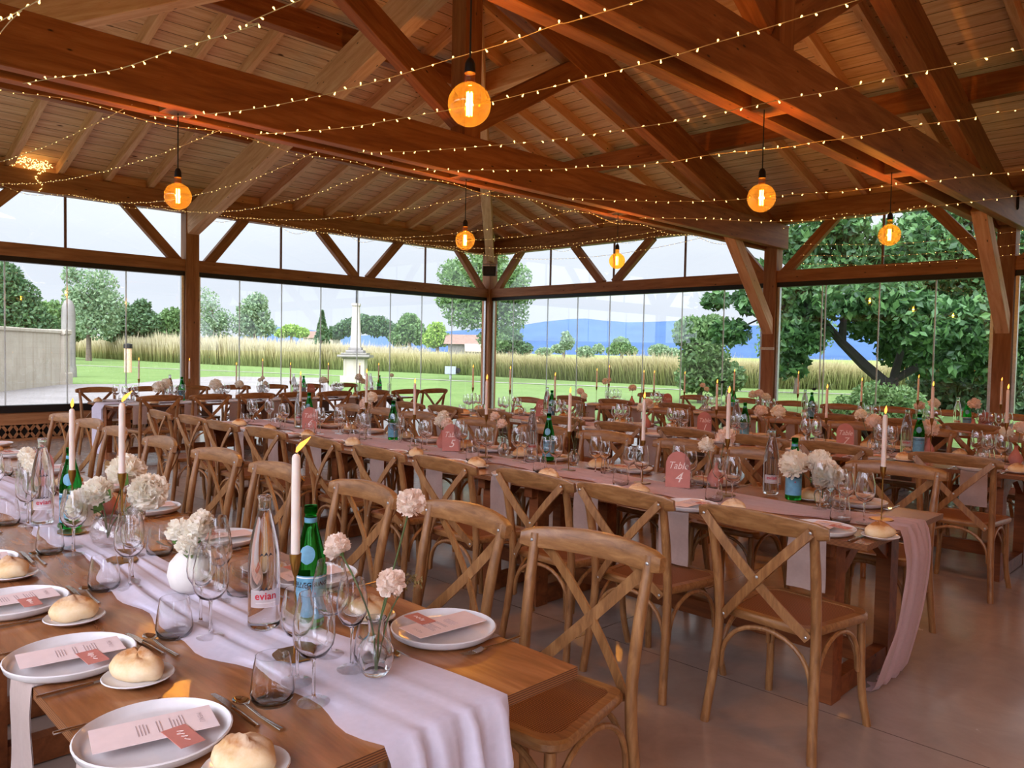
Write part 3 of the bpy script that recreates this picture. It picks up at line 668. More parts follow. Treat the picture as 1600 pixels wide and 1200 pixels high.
obj('pier', MB().box((0.15, -0.15, 0.98), (0.62, 0.6, 1.96), ch=0.02).box((0.15, -0.15, 0.25), (0.78, 0.74, 0.5), ch=0.04).box((0.15, -0.15, 2.06), (0.74, 0.7, 0.2), ch=0.04).mesh('pier', M['stone'], False), e)
D = 37; o0 = under(D, 107); pz = sight(107, 467, D).z
pil = MB().lathe([(0.36, 0), (0.34, 0.6), (0.3, 0.7), (0.3, pz - 0.6), (0.27, pz - 0.15), (0.16, pz + 0.1), (0.0, pz + 0.2)], 10)
tag(obj('stone_pillar', pil.mesh('stone_pillar', M['oldstone']), None, o0), 'grey weathered stone pillar rising behind the garden wall', 'pillar')
e = tag(empty('wayside_cross', (-17.9, 8.15, -0.06), 0.82), 'pale stone monument with tapering column on a square pedestal', 'monument')
obj('plinth', MB().box((0, 0, 0.15), (1.25, 1.25, 0.34), ch=0.03).box((0, 0, 0.72), (0.98, 0.98, 0.84), ch=0.02).mesh('plinth', M['stone'], False), e)
obj('cornice', MB().box((0, 0, 1.16), (1.12, 1.12, 0.07)).box((0, 0, 1.25), (1.5, 1.5, 0.12), ch=0.04).box((0, 0, 1.36), (1.2, 1.2, 0.1), ch=0.03).box((0, 0, 1.47), (0.82, 0.82, 0.14), ch=0.03).box((0, 0, 1.6), (0.6, 0.6, 0.14), ch=0.02).mesh('cornice', M['oldstone'], False), e)
obj('column', MB().lathe([(0.33, 1.6), (0.31, 2.0), (0.215, 3.62), (0.27, 3.66), (0.27, 3.76), (0.0, 3.78)], 4, fn=None).mesh('column', M['stone'], False), e).rotation_euler = (0, 0, PI / 4)
obj('iron_cross', MB().tube([(0, 0, 3.7), (0, 0, 5.1)], 0.03, 6).tube([(-0.32, 0, 4.65), (0.32, 0, 4.65)], 0.028, 6).mesh('iron_cross', M['black']), e)
# bollard lamp, utility box, houses
D = 45; p = under(D, 200); zz = sight(200, 541, D).z
e = tag(empty('garden_bollard', p), 'timber bollard lamp with dark cap on the left lawn', 'bollard')
obj('post_body', MB().lathe([(0.2, 0), (0.2, zz + 0.1)], 10).mesh('post_body', M['pale']), e); obj('cap', MB().lathe([(0.24, zz + 0.08), (0.24, zz + 0.32), (0.0, zz + 0.38)], 10).mesh('cap', M['black']), e)
p = sight(704, 588, 44); e = tag(empty('utility_box', (p.x, p.y, -0.06), 0.7), 'grey electrical box at the edge of the tall grass', 'box')
obj('cabinet', MB().box((0, 0, 0.5), (0.62, 0.3, 0.45), ch=0.02).box((0, 0, 0.14), (0.12, 0.12, 0.4)).mesh('cabinet', plain('grey_plastic', (150, 156, 160)), False), e)
obj('hose_reel', MB().lathe([(0.14, -0.05), (0.16, 0.05), (0.0, 0.06)], 12).xf(Matrix.Translation((0.42, -0.05, 0.5)) @ Matrix.Rotation(PI / 2, 4, 'X')).mesh('hose_reel', M['black']), e)
M['tiles'] = plain('old_roof_tiles', (124, 98, 82), 0.9, var=0.12, scale=3); M['barnwood'] = plain('grey_barn_boards', (108, 104, 96), 0.9, var=0.1, scale=4)
def house(name, label, D, x0, x1, yb, ye, yr, wall, cat):
    a, b_ = sight(x0, yb, D), sight(x1, yb, D); c = (a + b_) / 2; L = (b_ - a).length; ang = math.atan2((b_ - a).y, (b_ - a).x)
    h1 = sight((x0 + x1) / 2, ye, D).z + 0.3; h2 = sight((x0 + x1) / 2, yr, D).z + 0.3
    e = tag(empty(name, (c.x, c.y, -0.3), ang), label, cat)
    obj('wall', MB().box((0, 3, h1 / 2), (L, 6, h1)).mesh('wall', wall, False), e)
    o = 0.5; obj('roof', MB().add([(-L / 2 - o, -o, h1 - .15), (L / 2 + o, -o, h1 - .15), (L / 2 + o, 3, h2), (-L / 2 - o, 3, h2), (-L / 2 - o, 6 + o, h1 - .15), (L / 2 + o, 6 + o, h1 - .15)], [(0, 1, 2, 3), (3, 2, 5, 4), (0, 3, 4), (1, 5, 2)]).mesh('roof', M['tiles'], False), e)
    return e, L, h1
e, L, h1 = house('barn', 'grey boarded barn with open lean-to behind the meadow', 92, 700, 752, 549, 536, 522, M['barnwood'], 'barn')
obj('lean_to_roof', MB().add([(0.0, -0.5, h1 - 0.1), (L / 2, -0.5, h1 - 0.1), (L / 2 + 0.6, -2.6, h1 - 0.9), (0.2, -2.6, h1 - 0.9), (0.0, -0.5, h1 - 0.2), (L / 2, -0.5, h1 - 0.2), (L / 2 + 0.6, -2.6, h1 - 1.0), (0.2, -2.6, h1 - 1.0)], [(0, 1, 2, 3), (7, 6, 5, 4), (0, 3, 7, 4), (2, 1, 5, 6), (3, 2, 6, 7)]).mesh('lean_to_roof', plain('pale_sheeting', (164, 150, 130)), False), e)
obj('opening_shade', MB().box((L * 0.25, -0.03, 0.9), (L * 0.4, 0.06, 1.8)).mesh('opening_shade', M['black'], False), e)  # black slab standing in for the shade inside the open lean-to
house('farmhouse', 'low house with reddish tiled roof on the horizon', 140, 474, 520, 545, 527, 517, plain('cream_render', (160, 150, 136)), 'house')
# ---- the distant ridge
def hill(name, label, D, prof, col, depth):
    mb = MB(); rows = []
    r = random.Random(9)
    for x, y in prof:
        top = sight(x, y, D); fwd = Vector((EYE.x - top.x, EYE.y - top.y, 0)).normalized()
        row = []
        for k in range(7):
            f = k / 6; q = top + fwd * depth * f; row.append((q.x, q.y, top.z * (1 - f) ** 1.3 - 1 + r.uniform(-1, 1) * 6 * f * (1 - f) * 4))
        rows.append(row)
    mb.grid(rows); o = obj(name, mb.mesh(name, col, True, 180)); return tag(o, label, None, None, 'structure')
M['ridge'] = plain('hazed_wooded_hill', (70, 93, 124), 0.95, var=0.05, scale=0.01, spec=0.0); M['ridge2'] = plain('hazed_far_hill', (80, 102, 132), 0.95, var=0.04, scale=0.01, spec=0.0)  # distance haze is painted as blue into the hills' base colour
hill('hills', 'long haze-blue wooded ridge on the horizon', 2400, [(600, 551), (640, 530), (690, 518), (740, 514), (800, 510), (850, 502), (890, 498), (915, 497), (940, 500), (980, 503), (1030, 502), (1070, 500), (1110, 503), (1150, 508), (1200, 508), (1260, 496), (1310, 490), (1380, 500), (1460, 515), (1560, 540), (1640, 560)], M['ridge'], 700)
hill('hill', 'faint low haze-blue hill far left on the horizon', 2800, [(330, 545), (380, 524), (430, 510), (470, 513), (520, 520), (560, 524), (620, 522), (680, 524), (760, 528), (820, 545)], M['ridge2'], 700)

# unseen hedge added behind the open near side to darken pane reflections
hb = MB(); hr_ = random.Random(77)
for i in range(9000): leaf(hb, Vector((hr_.uniform(-14, 44), -32 + hr_.gauss(0, .7), 6.0 * hr_.random() ** .7)), .34, hr_)
hd = tag(empty('reflection_hedge', (0, 0, 0)), 'unseen hedge added behind the camera to darken pane reflections', 'hedge'); obj('foliage', hb.mesh('foliage', M['leaf_dark'], False), hd)
obj('branches', MB().box((15, -32.3, 2.6), (58, .5, 5.2)).mesh('branches', M['leaf_dark'], False), hd)
# ================================================================ FURNITURE AND TABLEWARE, one of each kind
def arc(p0, p1, p2, n=8):
    p0, p1, p2 = Vector(p0), Vector(p1), Vector(p2)
    return [(p0 * (1 - t) ** 2 + p1 * 2 * t * (1 - t) + p2 * t * t) for t in [i / n for i in range(n + 1)]]
def spline(pts, n=6):
    P = [Vector(p) for p in pts]; P = [P[0] * 2 - P[1]] + P + [P[-1] * 2 - P[-2]]; out = []
    for i in range(1, len(P) - 2):
        a, b, c, d = P[i - 1], P[i], P[i + 1], P[i + 2]
        for k in range(n):
            t = k / n; out.append(0.5 * ((2 * b) + (c - a) * t + (2 * a - 5 * b + 4 * c - d) * t * t + (3 * b - a - 3 * c + d) * t ** 3))
    out.append(P[-2]); return out
CH = M['chair']
def chair_kit():
    k = []
    def outline(w1, w2, y0, y1, r=0.07, n=5):
        pts = []
        for cx, cy, a0 in ((w1 - r, y1 - r, 0), (-(w1 - r), y1 - r, 90), (-(w2 - r * .6), y0 + r * .6, 180), (w2 - r * .6, y0 + r * .6, 270)):
            rr = r if cy > 0 else r * .6
            for i in range(n + 1):
                a = R_(a0 + 90 * i / n); pts.append((cx + rr * math.cos(a), cy + rr * math.sin(a)))
        return pts
    o = outline(0.235, 0.195, -0.215, 0.215); inn = [(x * 0.83, y * 0.83) for x, y in o]
    n = len(o); mb = MB(); z0, z1 = 0.448, 0.482
    rings = [([(x * .97, y * .97) for x, y in o], z0), (o, z0 + .008), (o, z1 - .008), ([(x * .97, y * .97) for x, y in o], z1), (inn, z1), (inn, z1 - .006), (inn, z0)]
    for ring, z in rings: mb.v += [(x, y, z) for x, y in ring]
    for a in range(len(rings)):
        b = (a + 1) % len(rings)
        for i in range(n): mb.f.append((a * n + i, a * n + (i + 1) % n, b * n + (i + 1) % n, b * n + i)); mb.m.append(0)
    k.append(('seat', mb.mesh('seat', M['chair_rail']), None))
    k.append(('cane_panel', MB().prism([(x * 0.84, y * 0.84) for x, y in o], z1 - 0.014, z1 - 0.004).mesh('cane_panel', M['cane'], False), 0, 'woven cane inset'))
    for s in (-1, 1):
        pts = spline([(s * .232, -.262, 0), (s * .214, -.228, .25), (s * .208, -.212, .46), (s * .213, -.238, .68), (s * .222, -.285, .885)], 5)
        k.append(('rear_post', MB().tube(pts, [0.0185] * 4 + [0.0195] * (len(pts) - 8) + [.018] * 4, 10).mesh('rear_post', CH), None))
    for s in (-1, 1):
        pts = spline([(s * .222, .222, 0), (s * .205, .196, .16), (s * .198, .186, .45)], 5)
        k.append(('front_leg', MB().tube(pts, [0.0165] * len(pts), 10).mesh('front_leg', CH), None))
    # bentwood top rail, bowed backwards
    pts = arc((-.272, -.268, .868), (0, -.365, .892), (.272, -.268, .868), 14); h = [0.031 + 0.009 * math.sin(PI * i / 14) for i in range(15)]
    mb = MB(); N = 15; prof = [(-1, -.8), (-.7, -1), (.7, -1), (1, -.8), (1, .8), (.7, 1), (-.7, 1), (-1, .8)]
    vs = []
    for i, p in enumerate(pts):
        t = (pts[min(i + 1, 14)] - pts[max(i - 1, 0)]).normalized(); sd = t.cross(Vector((0, 0, 1))).normalized()
        u = Vector((0, -0.22, 1)).normalized(); hh = h[i] * (0.72 if i in (0, 14) else 1)
        for a, b in prof: vs.append(p + sd * a * 0.0125 + u * b * hh)
    mb.add(vs, [(i * 8 + j, i * 8 + (j + 1) % 8, (i + 1) * 8 + (j + 1) % 8, (i + 1) * 8 + j) for i in range(14) for j in range(8)] + [tuple(range(7, -1, -1)), tuple(range(14 * 8, 15 * 8))])
    k.append(('top_rail', mb.mesh('top_rail', M['chair_rail'], True, 50), None))
    for s in (-1, 1):
        pts = arc((s * .226, -.312, .872), (s * .02, -.335 - .006 * s, .66), (-s * .182, -.222 - .002 * s, .448), 9)
        ups = [(0, -1, 0.25)] * len(pts)
        k.append(('cross_slat', MB().sweep(pts, [(-.0185, -.004), (.0185, -.004), (.0185, .004), (-.0185, .004)], ups).mesh('cross_slat', CH, True, 50), None))
    bl = MB()
    for x, y, z in ((-.226, -.319, .872), (.226, -.319, .872), (0.012, -.309, .662), (-.176, -.231, .456), (.176, -.231, .456), (-.222, -.262, .866), (.222, -.262, .866)): bl.ball((x, y, z), .0062, 8, 5, (1, .6, 1))
    k.append(('bolt', bl.mesh('bolt', M['steel']), None))
    # bent braces under the seat
    z0, z1 = .2, .45
    for a, b in (((-.196, .178), (.196, .178)), ((-.2, -.212), (.2, -.212)), ((-.2, .17), (-.206, -.2)), ((.2, .17), (.206, -.2))):
        ax, bx = Vector((a[0], a[1], .235)), Vector((b[0], b[1], .235)); d = (bx - ax)
        pts = [ax + d * (0.5 - 0.485 * math.cos(PI * i / 14)) + Vector((0, 0, .2 * math.sin(PI * i / 14) ** 0.8)) for i in range(15)]
        k.append(('bent_brace', MB().tube(pts, .0095, 8).mesh('bent_brace', CH), None))
    return k
KIT = {'chair': chair_kit()}
def table_kit(L, W=0.97):
    k = []; T = M['trestle']
    top = MB(); top.box((0, 0, .7375), (L, W, .025))
    me = top.mesh('table_top', [M['table'], M['ply']], False)
    for p in me.polygons: p.material_index = 0 if abs(p.normal.z) > .5 else 1
    k.append(('table_top', me, None))
    for sx in (-1, 1):
        x = sx * (L / 2 - .2)
        for s in (-1, 1):
            k.append(('leg', MB().box((x, s * .33, .3625), (.07, .1, .725), ch=.004).mesh('leg', T, False), None))
            p, q = Vector((x, s * .29, .55)), Vector((x, s * .02, .715)); d = (q - p).normalized(); n = Vector((0, -d.z, d.y)) * .03
            o = Vector((.02, 0, 0)); a = [p - n - o, p + n - o, q + n - o, q - n - o]; b = [v + o * 2 for v in a]
            k.append(('brace', MB().add(a + b, [(3, 2, 1, 0), (4, 5, 6, 7), (0, 1, 5, 4), (1, 2, 6, 5), (2, 3, 7, 6), (3, 0, 4, 7)]).mesh('brace', T, False), None))
        k.append(('foot_rail', MB().box((x, 0, .05), (.06, .74, .09), ch=.004).mesh('foot_rail', T, False), None))
        k.append(('top_bearer', MB().box((x, 0, .69), (.06, .86, .07), ch=.004).mesh('top_bearer', T, False), None))
    k.append(('stretcher', MB().box((0, 0, .135), (L - .4, .05, .09), ch=.004).mesh('stretcher', T, False), None))
    return k
# plate: 0.27 m coupe with upright rim
KIT['plate'] = [(None, MB().lathe([(.0, .004), (.095, .0), (.12, .002), (.136, .012), (.14, .024), (.137, .026), (.133, .022), (.128, .012), (.115, .009), (0, .009)], 40).mesh('dinner_plate', M['ceramic'], True, 60), None)]
KIT['side_plate'] = [(None, MB().lathe([(0, .002), (.045, 0), (.062, .006), (.076, .014), (.074, .016), (.06, .009), (.045, .006), (0, .006)], 28).mesh('side_plate', M['ceramic'], True, 60), None)]
def menu_kit():
    p = MB().box((0, 0, .0008), (.098, .215, .0016)); t = MB(); r = random.Random(2)
    y = .052
    for blk in (5, 2, 4):
        for _ in range(blk):
            w = r.uniform(.03, .058); t.box((0, y, .002), (w, .0018, .0006)); y -= .0058
        y -= .012
    return [('card', p.mesh('card', M['paper'], False), None), ('print', t.mesh('print', M['ink'], False), 0)]
def text_mesh(body, size, mat, shear=0.0, extr=0.0, align='CENTER', spacing=1.0, bold=0.0):
    cu = bpy.data.curves.new('lettering', 'FONT'); cu.body = body; cu.size = size; cu.align_x = align; cu.shear = shear; cu.extrude = extr; cu.space_character = spacing; cu.resolution_u = 3; cu.offset = bold
    o = bpy.data.objects.new('lettering', cu); COL.objects.link(o); bpy.context.view_layer.update()
    me = bpy.data.meshes.new_from_object(o.evaluated_get(bpy.context.evaluated_depsgraph_get()))
    bpy.data.objects.remove(o); bpy.data.curves.remove(cu)
    me.materials.clear(); me.materials.append(mat); return me
def move_mesh(me, fn):
    for v in me.vertices: v.co = fn(v.co)
    me.update(); return me
mk = menu_kit(); mt = text_mesh('MENU', .0135, M['ink'], spacing=1.3); move_mesh(mt, lambda c: Vector((c.x, c.y + .078, .0022)))
KIT['menu'] = mk + [('heading', mt, 0)]
sq = MB(); pts = spline([(-.022, -.002, .0022), (-.016, .008, .0022), (-.012, -.006, .0022), (-.004, .005, .0022), (.002, -.004, .0022), (.008, .006, .0022), (.014, -.003, .0022), (.024, .003, .0022)], 4)
sq.tube(pts, .0007, 4)
KIT['name_card'] = [('card', MB().box((0, 0, .0008), (.085, .045, .0016)).mesh('card', M['terracotta'], False), None), ('script', sq.mesh('script', M['whiteink']), 0)]
def cutlery():
    S = M['silver']
    def handle(mb, y0, y1, w0=.0035, w1=.0065):
        mb.sweep([(0, y0, .0035), (0, (y0 + y1) / 2, .005), (0, y1, .0035)], [(-w1, -.0015), (w1, -.0015), (w1, .0015), (-w1, .0015)]); return mb
    kn = MB().tube([(0, -.1, .005), (0, -.02, .005), (0, .01, .0045)], [.006, .0055, .005], 8, flat=.55)
    kn.add([(-.006, .008, .003), (.007, .008, .003), (.0085, .06, .003), (.004, .105, .003), (-.006, .108, .003), (-.006, .008, .0045), (.007, .008, .0045), (.0085, .06, .004), (.004, .105, .0035), (-.006, .108, .0035)], [(4, 3, 2, 1, 0), (5, 6, 7, 8, 9), (0, 1, 6, 5), (1, 2, 7, 6), (2, 3, 8, 7), (3, 4, 9, 8), (4, 0, 5, 9)])
    KIT['knife'] = [(None, kn.mesh('knife', S, True, 40), None)]
    f = MB(); f.tube([(0, -.1, .0045), (0, -.03, .0035), (0, .03, .008)], [.0055, .0035, .003], 8, flat=.6)
    f.sweep([(0, .028, .008), (0, .045, .0055), (0, .058, .005)], [(-.011, -.0008), (.011, -.0008), (.011, .0008), (-.011, .0008)])
    for x in (-.0095, -.0032, .0032, .0095): f.tube([(x, .056, .005), (x, .08, .006), (x * .9, .102, .0115)], [.0016, .0014, .0008], 6)
    KIT['fork'] = [(None, f.mesh('fork', S, True, 40), None)]
    s = MB(); s.tube([(0, -.1, .0045), (0, -.02, .0035), (0, .042, .009)], [.0055, .0032, .003], 8, flat=.6)
    rows = []
    for i in range(7):
        t = i / 6; y = .038 + .052 * t; w = .0165 * math.sin(PI * (0.08 + 0.9 * t)) ** 0.7
        rows.append([(w * u, y, .009 - .006 * (1 - u * u) * math.sin(PI * t) + .002 * abs(u)) for u in (-1, -.6, -.2, .2, .6, 1)])
    s.grid(rows)
    KIT['spoon'] = [(None, s.mesh('spoon', S, True, 60), None)]
cutlery()
def stemware(h, rb, rr, zb, name):
    b = MB().lathe([(.003, zb), (rb * .62, zb + .012), (rb * .93, zb + .032), (rb, zb + .05), (rb * .97, zb + (h - zb) * .62), (rr, h), (rr - .0012, h), (rb * .95, zb + (h - zb) * .62), (rb - .0014, zb + .05), (rb * .9, zb + .033), (rb * .58, zb + .014), (0, zb + .004)], 24)
    s = MB().lathe([(0, 0), (.034, 0), (.0345, .0015), (.02, .0045), (.006, .009), (.0036, .02), (.0032, zb - .012), (.0048, zb), (0, zb + .003)], 20)
    sm = s.mesh('stem', [M['stemglass'], M['glass']], True, 60)
    for p in sm.polygons: p.material_index = 1 if p.center.z < .0075 else 0
    return [('bowl', b.mesh('bowl', M['bowlglass'], True, 70), None), ('stem', sm, None)]
KIT['wine_glass'] = stemware(.232, .044, .031, .092, 'wine_glass')
KIT['small_glass'] = stemware(.212, .036, .027, .098, 'small')
tb = MB().lathe([(0, .0), (.036, .0), (.044, .012), (.046, .026), (.041, .07), (.0355, .102), (.0345, .102), (.0395, .07), (.044, .028), (.041, .014), (.034, .008), (0, .007)], 28)
KIT['tumbler'] = [(None, tb.mesh('tumbler', M['bowlglass'], True, 70), None)]
def bread(seed):
    r = random.Random(seed); n, m = 22, 14; vs = []
    p1, p2, p3 = r.uniform(0, 6), r.uniform(0, 6), r.uniform(0, 6)
    for i in range(m + 1):
        t = PI * i / m
        for j in range(n):
            a = 2 * PI * j / n; d = 1 + .07 * math.sin(2 * a + p1) + .05 * math.sin(3 * a + p2 + t * 2) + .04 * math.sin(5 * a + 3 * t + p3)
            x, y, z = .062 * math.sin(t) * math.cos(a) * d, .045 * math.sin(t) * math.sin(a) * d, -.032 * math.cos(t) * d
            e1 = y - .012 * math.sin(x * 40 + p1); tip = math.exp(-(e1 / .009) ** 2) if z > 0 else 0; cut = math.exp(-((e1 + .014) / .008) ** 2) if z > 0 else 0
            z += (.014 * tip - .006 * cut) * max(0, 1 - abs(x) / .06); z = max(z, -.024)
            vs.append((x, y, z + .024))
    fs = [(i * n + j, i * n + (j + 1) % n, (i + 1) * n + (j + 1) % n, (i + 1) * n + j) for i in range(m) for j in range(n)]
    return MB().add(vs, fs).mesh('bread_roll', M['bread'], True, 180)
BREADS = [[(None, bread(i), None)] for i in range(3)]
def napkin_kit(h, w=.165, fold=.1):
    r = random.Random(int(h * 100)); rows = []
    prof = [(.13, .0022), (.05, .0022), (0.004, .0024), (-.0015, .001), (-.004, -.02)] + [(-.006 - .002 * math.sin(i), -.02 - (h - .02) * i / 6) for i in range(1, 7)]
    for k, (y, z) in enumerate(prof):
        rows.append([(x * (1 + .02 * (k > 4)), y + (.004 * math.sin(x * 70 + k * .3) * min(1, max(0, (k - 4) / 4))), z) for x in [(-.5 + i / 8) * w for i in range(9)]])
    mb = MB().grid(rows); nb = len(mb.v)
    back = [[(x, y + (.0025 if z < 0 else 0), z - (.0018 if z > 0 else 0)) for x, y, z in rw] for rw in rows]
    mb.grid([list(reversed(rw)) for rw in back])
    return [(None, mb.mesh('napkin', M['napkin'], True, 180), None)]
KIT['napkin'] = napkin_kit(.262); KIT['napkin2'] = napkin_kit(.235)
# bottles
def wrap(me, r, z0, a0):
    return move_mesh(me, lambda c: Vector((r * math.sin(c.x / r + a0), -r * math.cos(c.x / r + a0), z0 + c.y)))
def band(r, z0, z1, a0, a1, mat, n=16, name='label'):
    rows = [[(r * math.sin(a0 + (a1 - a0) * i / n), -r * math.cos(a0 + (a1 - a0) * i / n), z) for i in range(n + 1)] for z in (z0, z1)]
    return MB().grid(rows).mesh(name, mat, True, 180)
def mountains(r, z, w, h, a0):
    mb = MB()
    for dx, s in ((-w * .32, .8), (0, 1.0), (w * .34, .8)):
        pts = [(dx - w * .18, 0), (dx + w * .02, h * s), (dx + w * .2, 0), (dx + w * .05, h * .35)]
        mb.add([(r * math.sin(x / r + a0), -r * math.cos(x / r + a0), z + y) for x, y in pts], [(0, 3, 1), (3, 2, 1)])
    return mb
EP = [(0, .004), (.036, 0), (.041, .006), (.0415, .012), (.041, .12), (.0415, .17), (.039, .21), (.032, .25), (.0235, .285), (.0175, .305), (.0158, .33), (.0158, .34), (.018, .343), (.018, .35), (.0155, .352), (.0135, .349), (.0135, .33), (.0142, .312), (0, .31)]
ev = [('glass_body', MB().lathe(EP, 28).mesh('glass_body', M['bottleglass'], True, 60), None),
      ('label', band(.0419, .062, .108, -1.0, 1.0, M['lab_pink']), 0), ('logo_peaks', mountains(.0423, .106, .034, .011, 0).mesh('logo_peaks', M['lab_navy'], False), 0),
      ('brand_lettering', wrap(text_mesh('evian', .027, M['lab_red'], spacing=1.03, bold=.0006), .0424, .084, 0), 0),
      ('small_print', wrap(text_mesh('NATURAL MINERAL WATER', .0042, M['lab_white']), .0424, .073, 0), 0),
      ('shoulder_logo', mountains(.0405, .196, .034, .012, 0).mesh('shoulder_logo', M['lab_navy'], False), 0)]
KIT['clear_bottle'] = ev
GP = [(0, .006), (.034, 0), (.04, .006), (.0405, .012), (.0405, .165), (.038, .19), (.03, .225), (.021, .26), (.0155, .285), (.0142, .305), (.0165, .307), (.0165, .318), (.0142, .32), (.012, .318), (.012, .3), (0, .298)]
star = MB(); sp5 = [(.0055 * (1 if i % 2 == 0 else .42) * math.sin(PI * i / 5), .0055 * (1 if i % 2 == 0 else .42) * math.cos(PI * i / 5)) for i in range(10)]
star.add([(.0411 * math.sin((x + .018) / .0411), -.0411 * math.cos((x + .018) / .0411), .098 + y) for x, y in sp5] + [(.0411 * math.sin(.018 / .0411), -.0411 * math.cos(.018 / .0411), .098)], [(i, (i + 1) % 10, 10) for i in range(10)])
oval = MB(); orow = []
for i in range(9):
    t_ = -1 + i / 4; z_ = .2 + .024 * t_; rr_ = .0408 - (.003 if z_ > .165 else 0) * (z_ - .165) / .025
    for (za, ra), (zb_, rb_) in zip([(z, r) for r, z in GP[4:9]], [(z, r) for r, z in GP[5:10]]):
        r0_, za_, r1_, zc_ = ra, za, rb_, zb_
        if za_ <= z_ <= zc_: rr_ = r0_ + (r1_ - r0_) * (z_ - za_) / (zc_ - za_) + .0005
    hw_ = .021 * math.sqrt(max(0.0, 1 - t_ * t_ * .98)); orow.append([(rr_ * math.sin(hw_ * u / rr_), -rr_ * math.cos(hw_ * u / rr_), z_) for u in (-1, -.6, -.2, .2, .6, 1)])
oval.grid(orow)
KIT['green_bottle'] = [('glass_body', MB().lathe(GP, 28).mesh('glass_body', M['green'], True, 60), None),
      ('label', band(.0408, .028, .145, -PI * .92, PI * .92, M['lab_blue'], 30), 0), ('label_border', band(.04095, .139, .142, -PI * .92, PI * .92, M['lab_white'], 30, 'label_border'), 0),
      ('brand_lettering', wrap(text_mesh('S.PELLEGRINO', .0165, M['lab_navy'], spacing=1.12, bold=.0006), .0412, .117, 0), 0), ('red_star', star.mesh('red_star', M['lab_red'], False), 0),
      ('neck_label', oval.mesh('neck_label', M['lab_blue'], True, 180), 0), ('collar_label', band(.0166, .279, .293, -PI, PI, M['lab_blue'], 20, 'collar_label'), 0),
      ('cap', MB().lathe([(.0168, .304), (.0172, .309), (.0168, .324), (0, .326)], 16).mesh('cap', M['green'], True, 50), None)]
# candlestick with candle
def candle_kit(hb, lean, ht=.25, flame=True):
    st = MB().prism([(.052 * math.cos(PI * i / 4 + .2), .052 * math.sin(PI * i / 4 + .2)) for i in range(8)], 0, .004)
    k = [('base', st.mesh('base', M['brass'], False), None), ('rod', MB().tube([(0, 0, .003), (0, 0, hb - .04)], .0028, 8).mesh('rod', M['brass']), None),
         ('cup', MB().lathe([(.003, hb - .055), (.007, hb - .045), (.0135, hb - .015), (.0145, hb + .002), (.012, hb + .002), (.011, hb - .01), (0, hb - .012)], 16).mesh('cup', M['brass']), None)]
    return k
def taper_kit(h, lean):
    k = [('wax_body', MB().lathe([(0, 0), (.0108, 0), (.0106, h * .5), (.0102, h - .01), (.0085, h - .004), (.004, h), (0, h)], 16).mesh('wax_body', M['wax']), None),
         ('wick', MB().tube([(0, 0, h - .002), (.0005, 0, h + .007), (.003 * lean, 0, h + .011)], .0011, 5).mesh('wick', M['wick']), 0)]
    fl = MB(); pts = [(0, 0, h + .004), (.004 * lean, 0, h + .012), (.011 * lean, 0, h + .022), (.021 * lean, 0, h + .032), (.03 * lean, 0, h + .042)]
    fl.tube(pts, [.002, .0055, .0062, .0038, .0004], 10)
    k.append(('flame', fl.mesh('flame', M['flame']), 0)); return k
KIT['stick_low'] = candle_kit(.245, 0); KIT['stick_high'] = candle_kit(.3, 0)
TAPER_UP = taper_kit(.25, .12); TAPER_LEAN = taper_kit(.25, 1.15)
# vases
fl8 = lambda a, z: 1 + .035 * math.cos(8 * a) * (1 if .02 < z < .075 else .3)
KIT['bud_vase'] = [(None, MB().lathe([(0, .004), (.026, 0), (.034, .01), (.041, .035), (.04, .06), (.03, .078), (.019, .088), (.0165, .1), (.0185, .122), (.024, .13), (.022, .13), (.0165, .122), (.014, .1), (.0165, .088), (.027, .077), (.037, .058), (.038, .035), (.03, .012), (0, .009)], 32, fn=fl8).mesh('bud_vase', M['crystal'], True, 50), None)]
KIT['crackle_vase'] = [(None, MB().lathe([(0, .004), (.022, 0), (.034, .02), (.041, .055), (.038, .075), (.022, .088), (.014, .098), (.019, .108), (.017, .108), (.012, .098), (.02, .086), (.035, .073), (.038, .055), (.031, .022), (0, .008)], 28, fn=lambda a, z: 1 + .02 * math.sin(9 * a + 160 * z) + .02 * math.sin(7 * a - 190 * z)).mesh('crackle_vase', M['crystal'], True, 20), None)]
KIT['ball_vase'] = [(None, MB().lathe([(0, .002), (.03, 0), (.056, .02), (.066, .055), (.06, .09), (.04, .115), (.024, .122), (.021, .118), (.036, .11), (.055, .088), (.06, .055), (.05, .022), (0, .01)], 32).mesh('ball_vase', M['bisque'], True, 60), None)]
KIT['round_vase'] = [(None, MB().lathe([(0, .003), (.03, 0), (.05, .018), (.06, .05), (.054, .085), (.036, .104), (.03, .112), (.027, .112), (.033, .102), (.051, .083), (.057, .05), (.047, .02), (0, .007)], 32, fn=lambda a, z: 1 + .012 * math.sin(14 * a + 260 * z) * math.sin(14 * a - 260 * z)).mesh('round_vase', M['glass'], True, 40), None)]
KIT['tall_vase'] = [(None, MB().lathe([(0, .003), (.03, 0), (.034, .01), (.036, .15), (.04, .19), (.038, .19), (.034, .15), (.031, .012), (0, .008)], 24).mesh('tall_vase', M['glass'], True, 60), None)]
KIT['terra_vase'] = [(None, MB().lathe([(0, .002), (.03, 0), (.046, .03), (.044, .055), (.028, .085), (.014, .11), (.012, .13), (.015, .137), (.011, .137), (.01, .12), (0, .1)], 24).mesh('terra_vase', M['terracotta'], True, 60), None)]
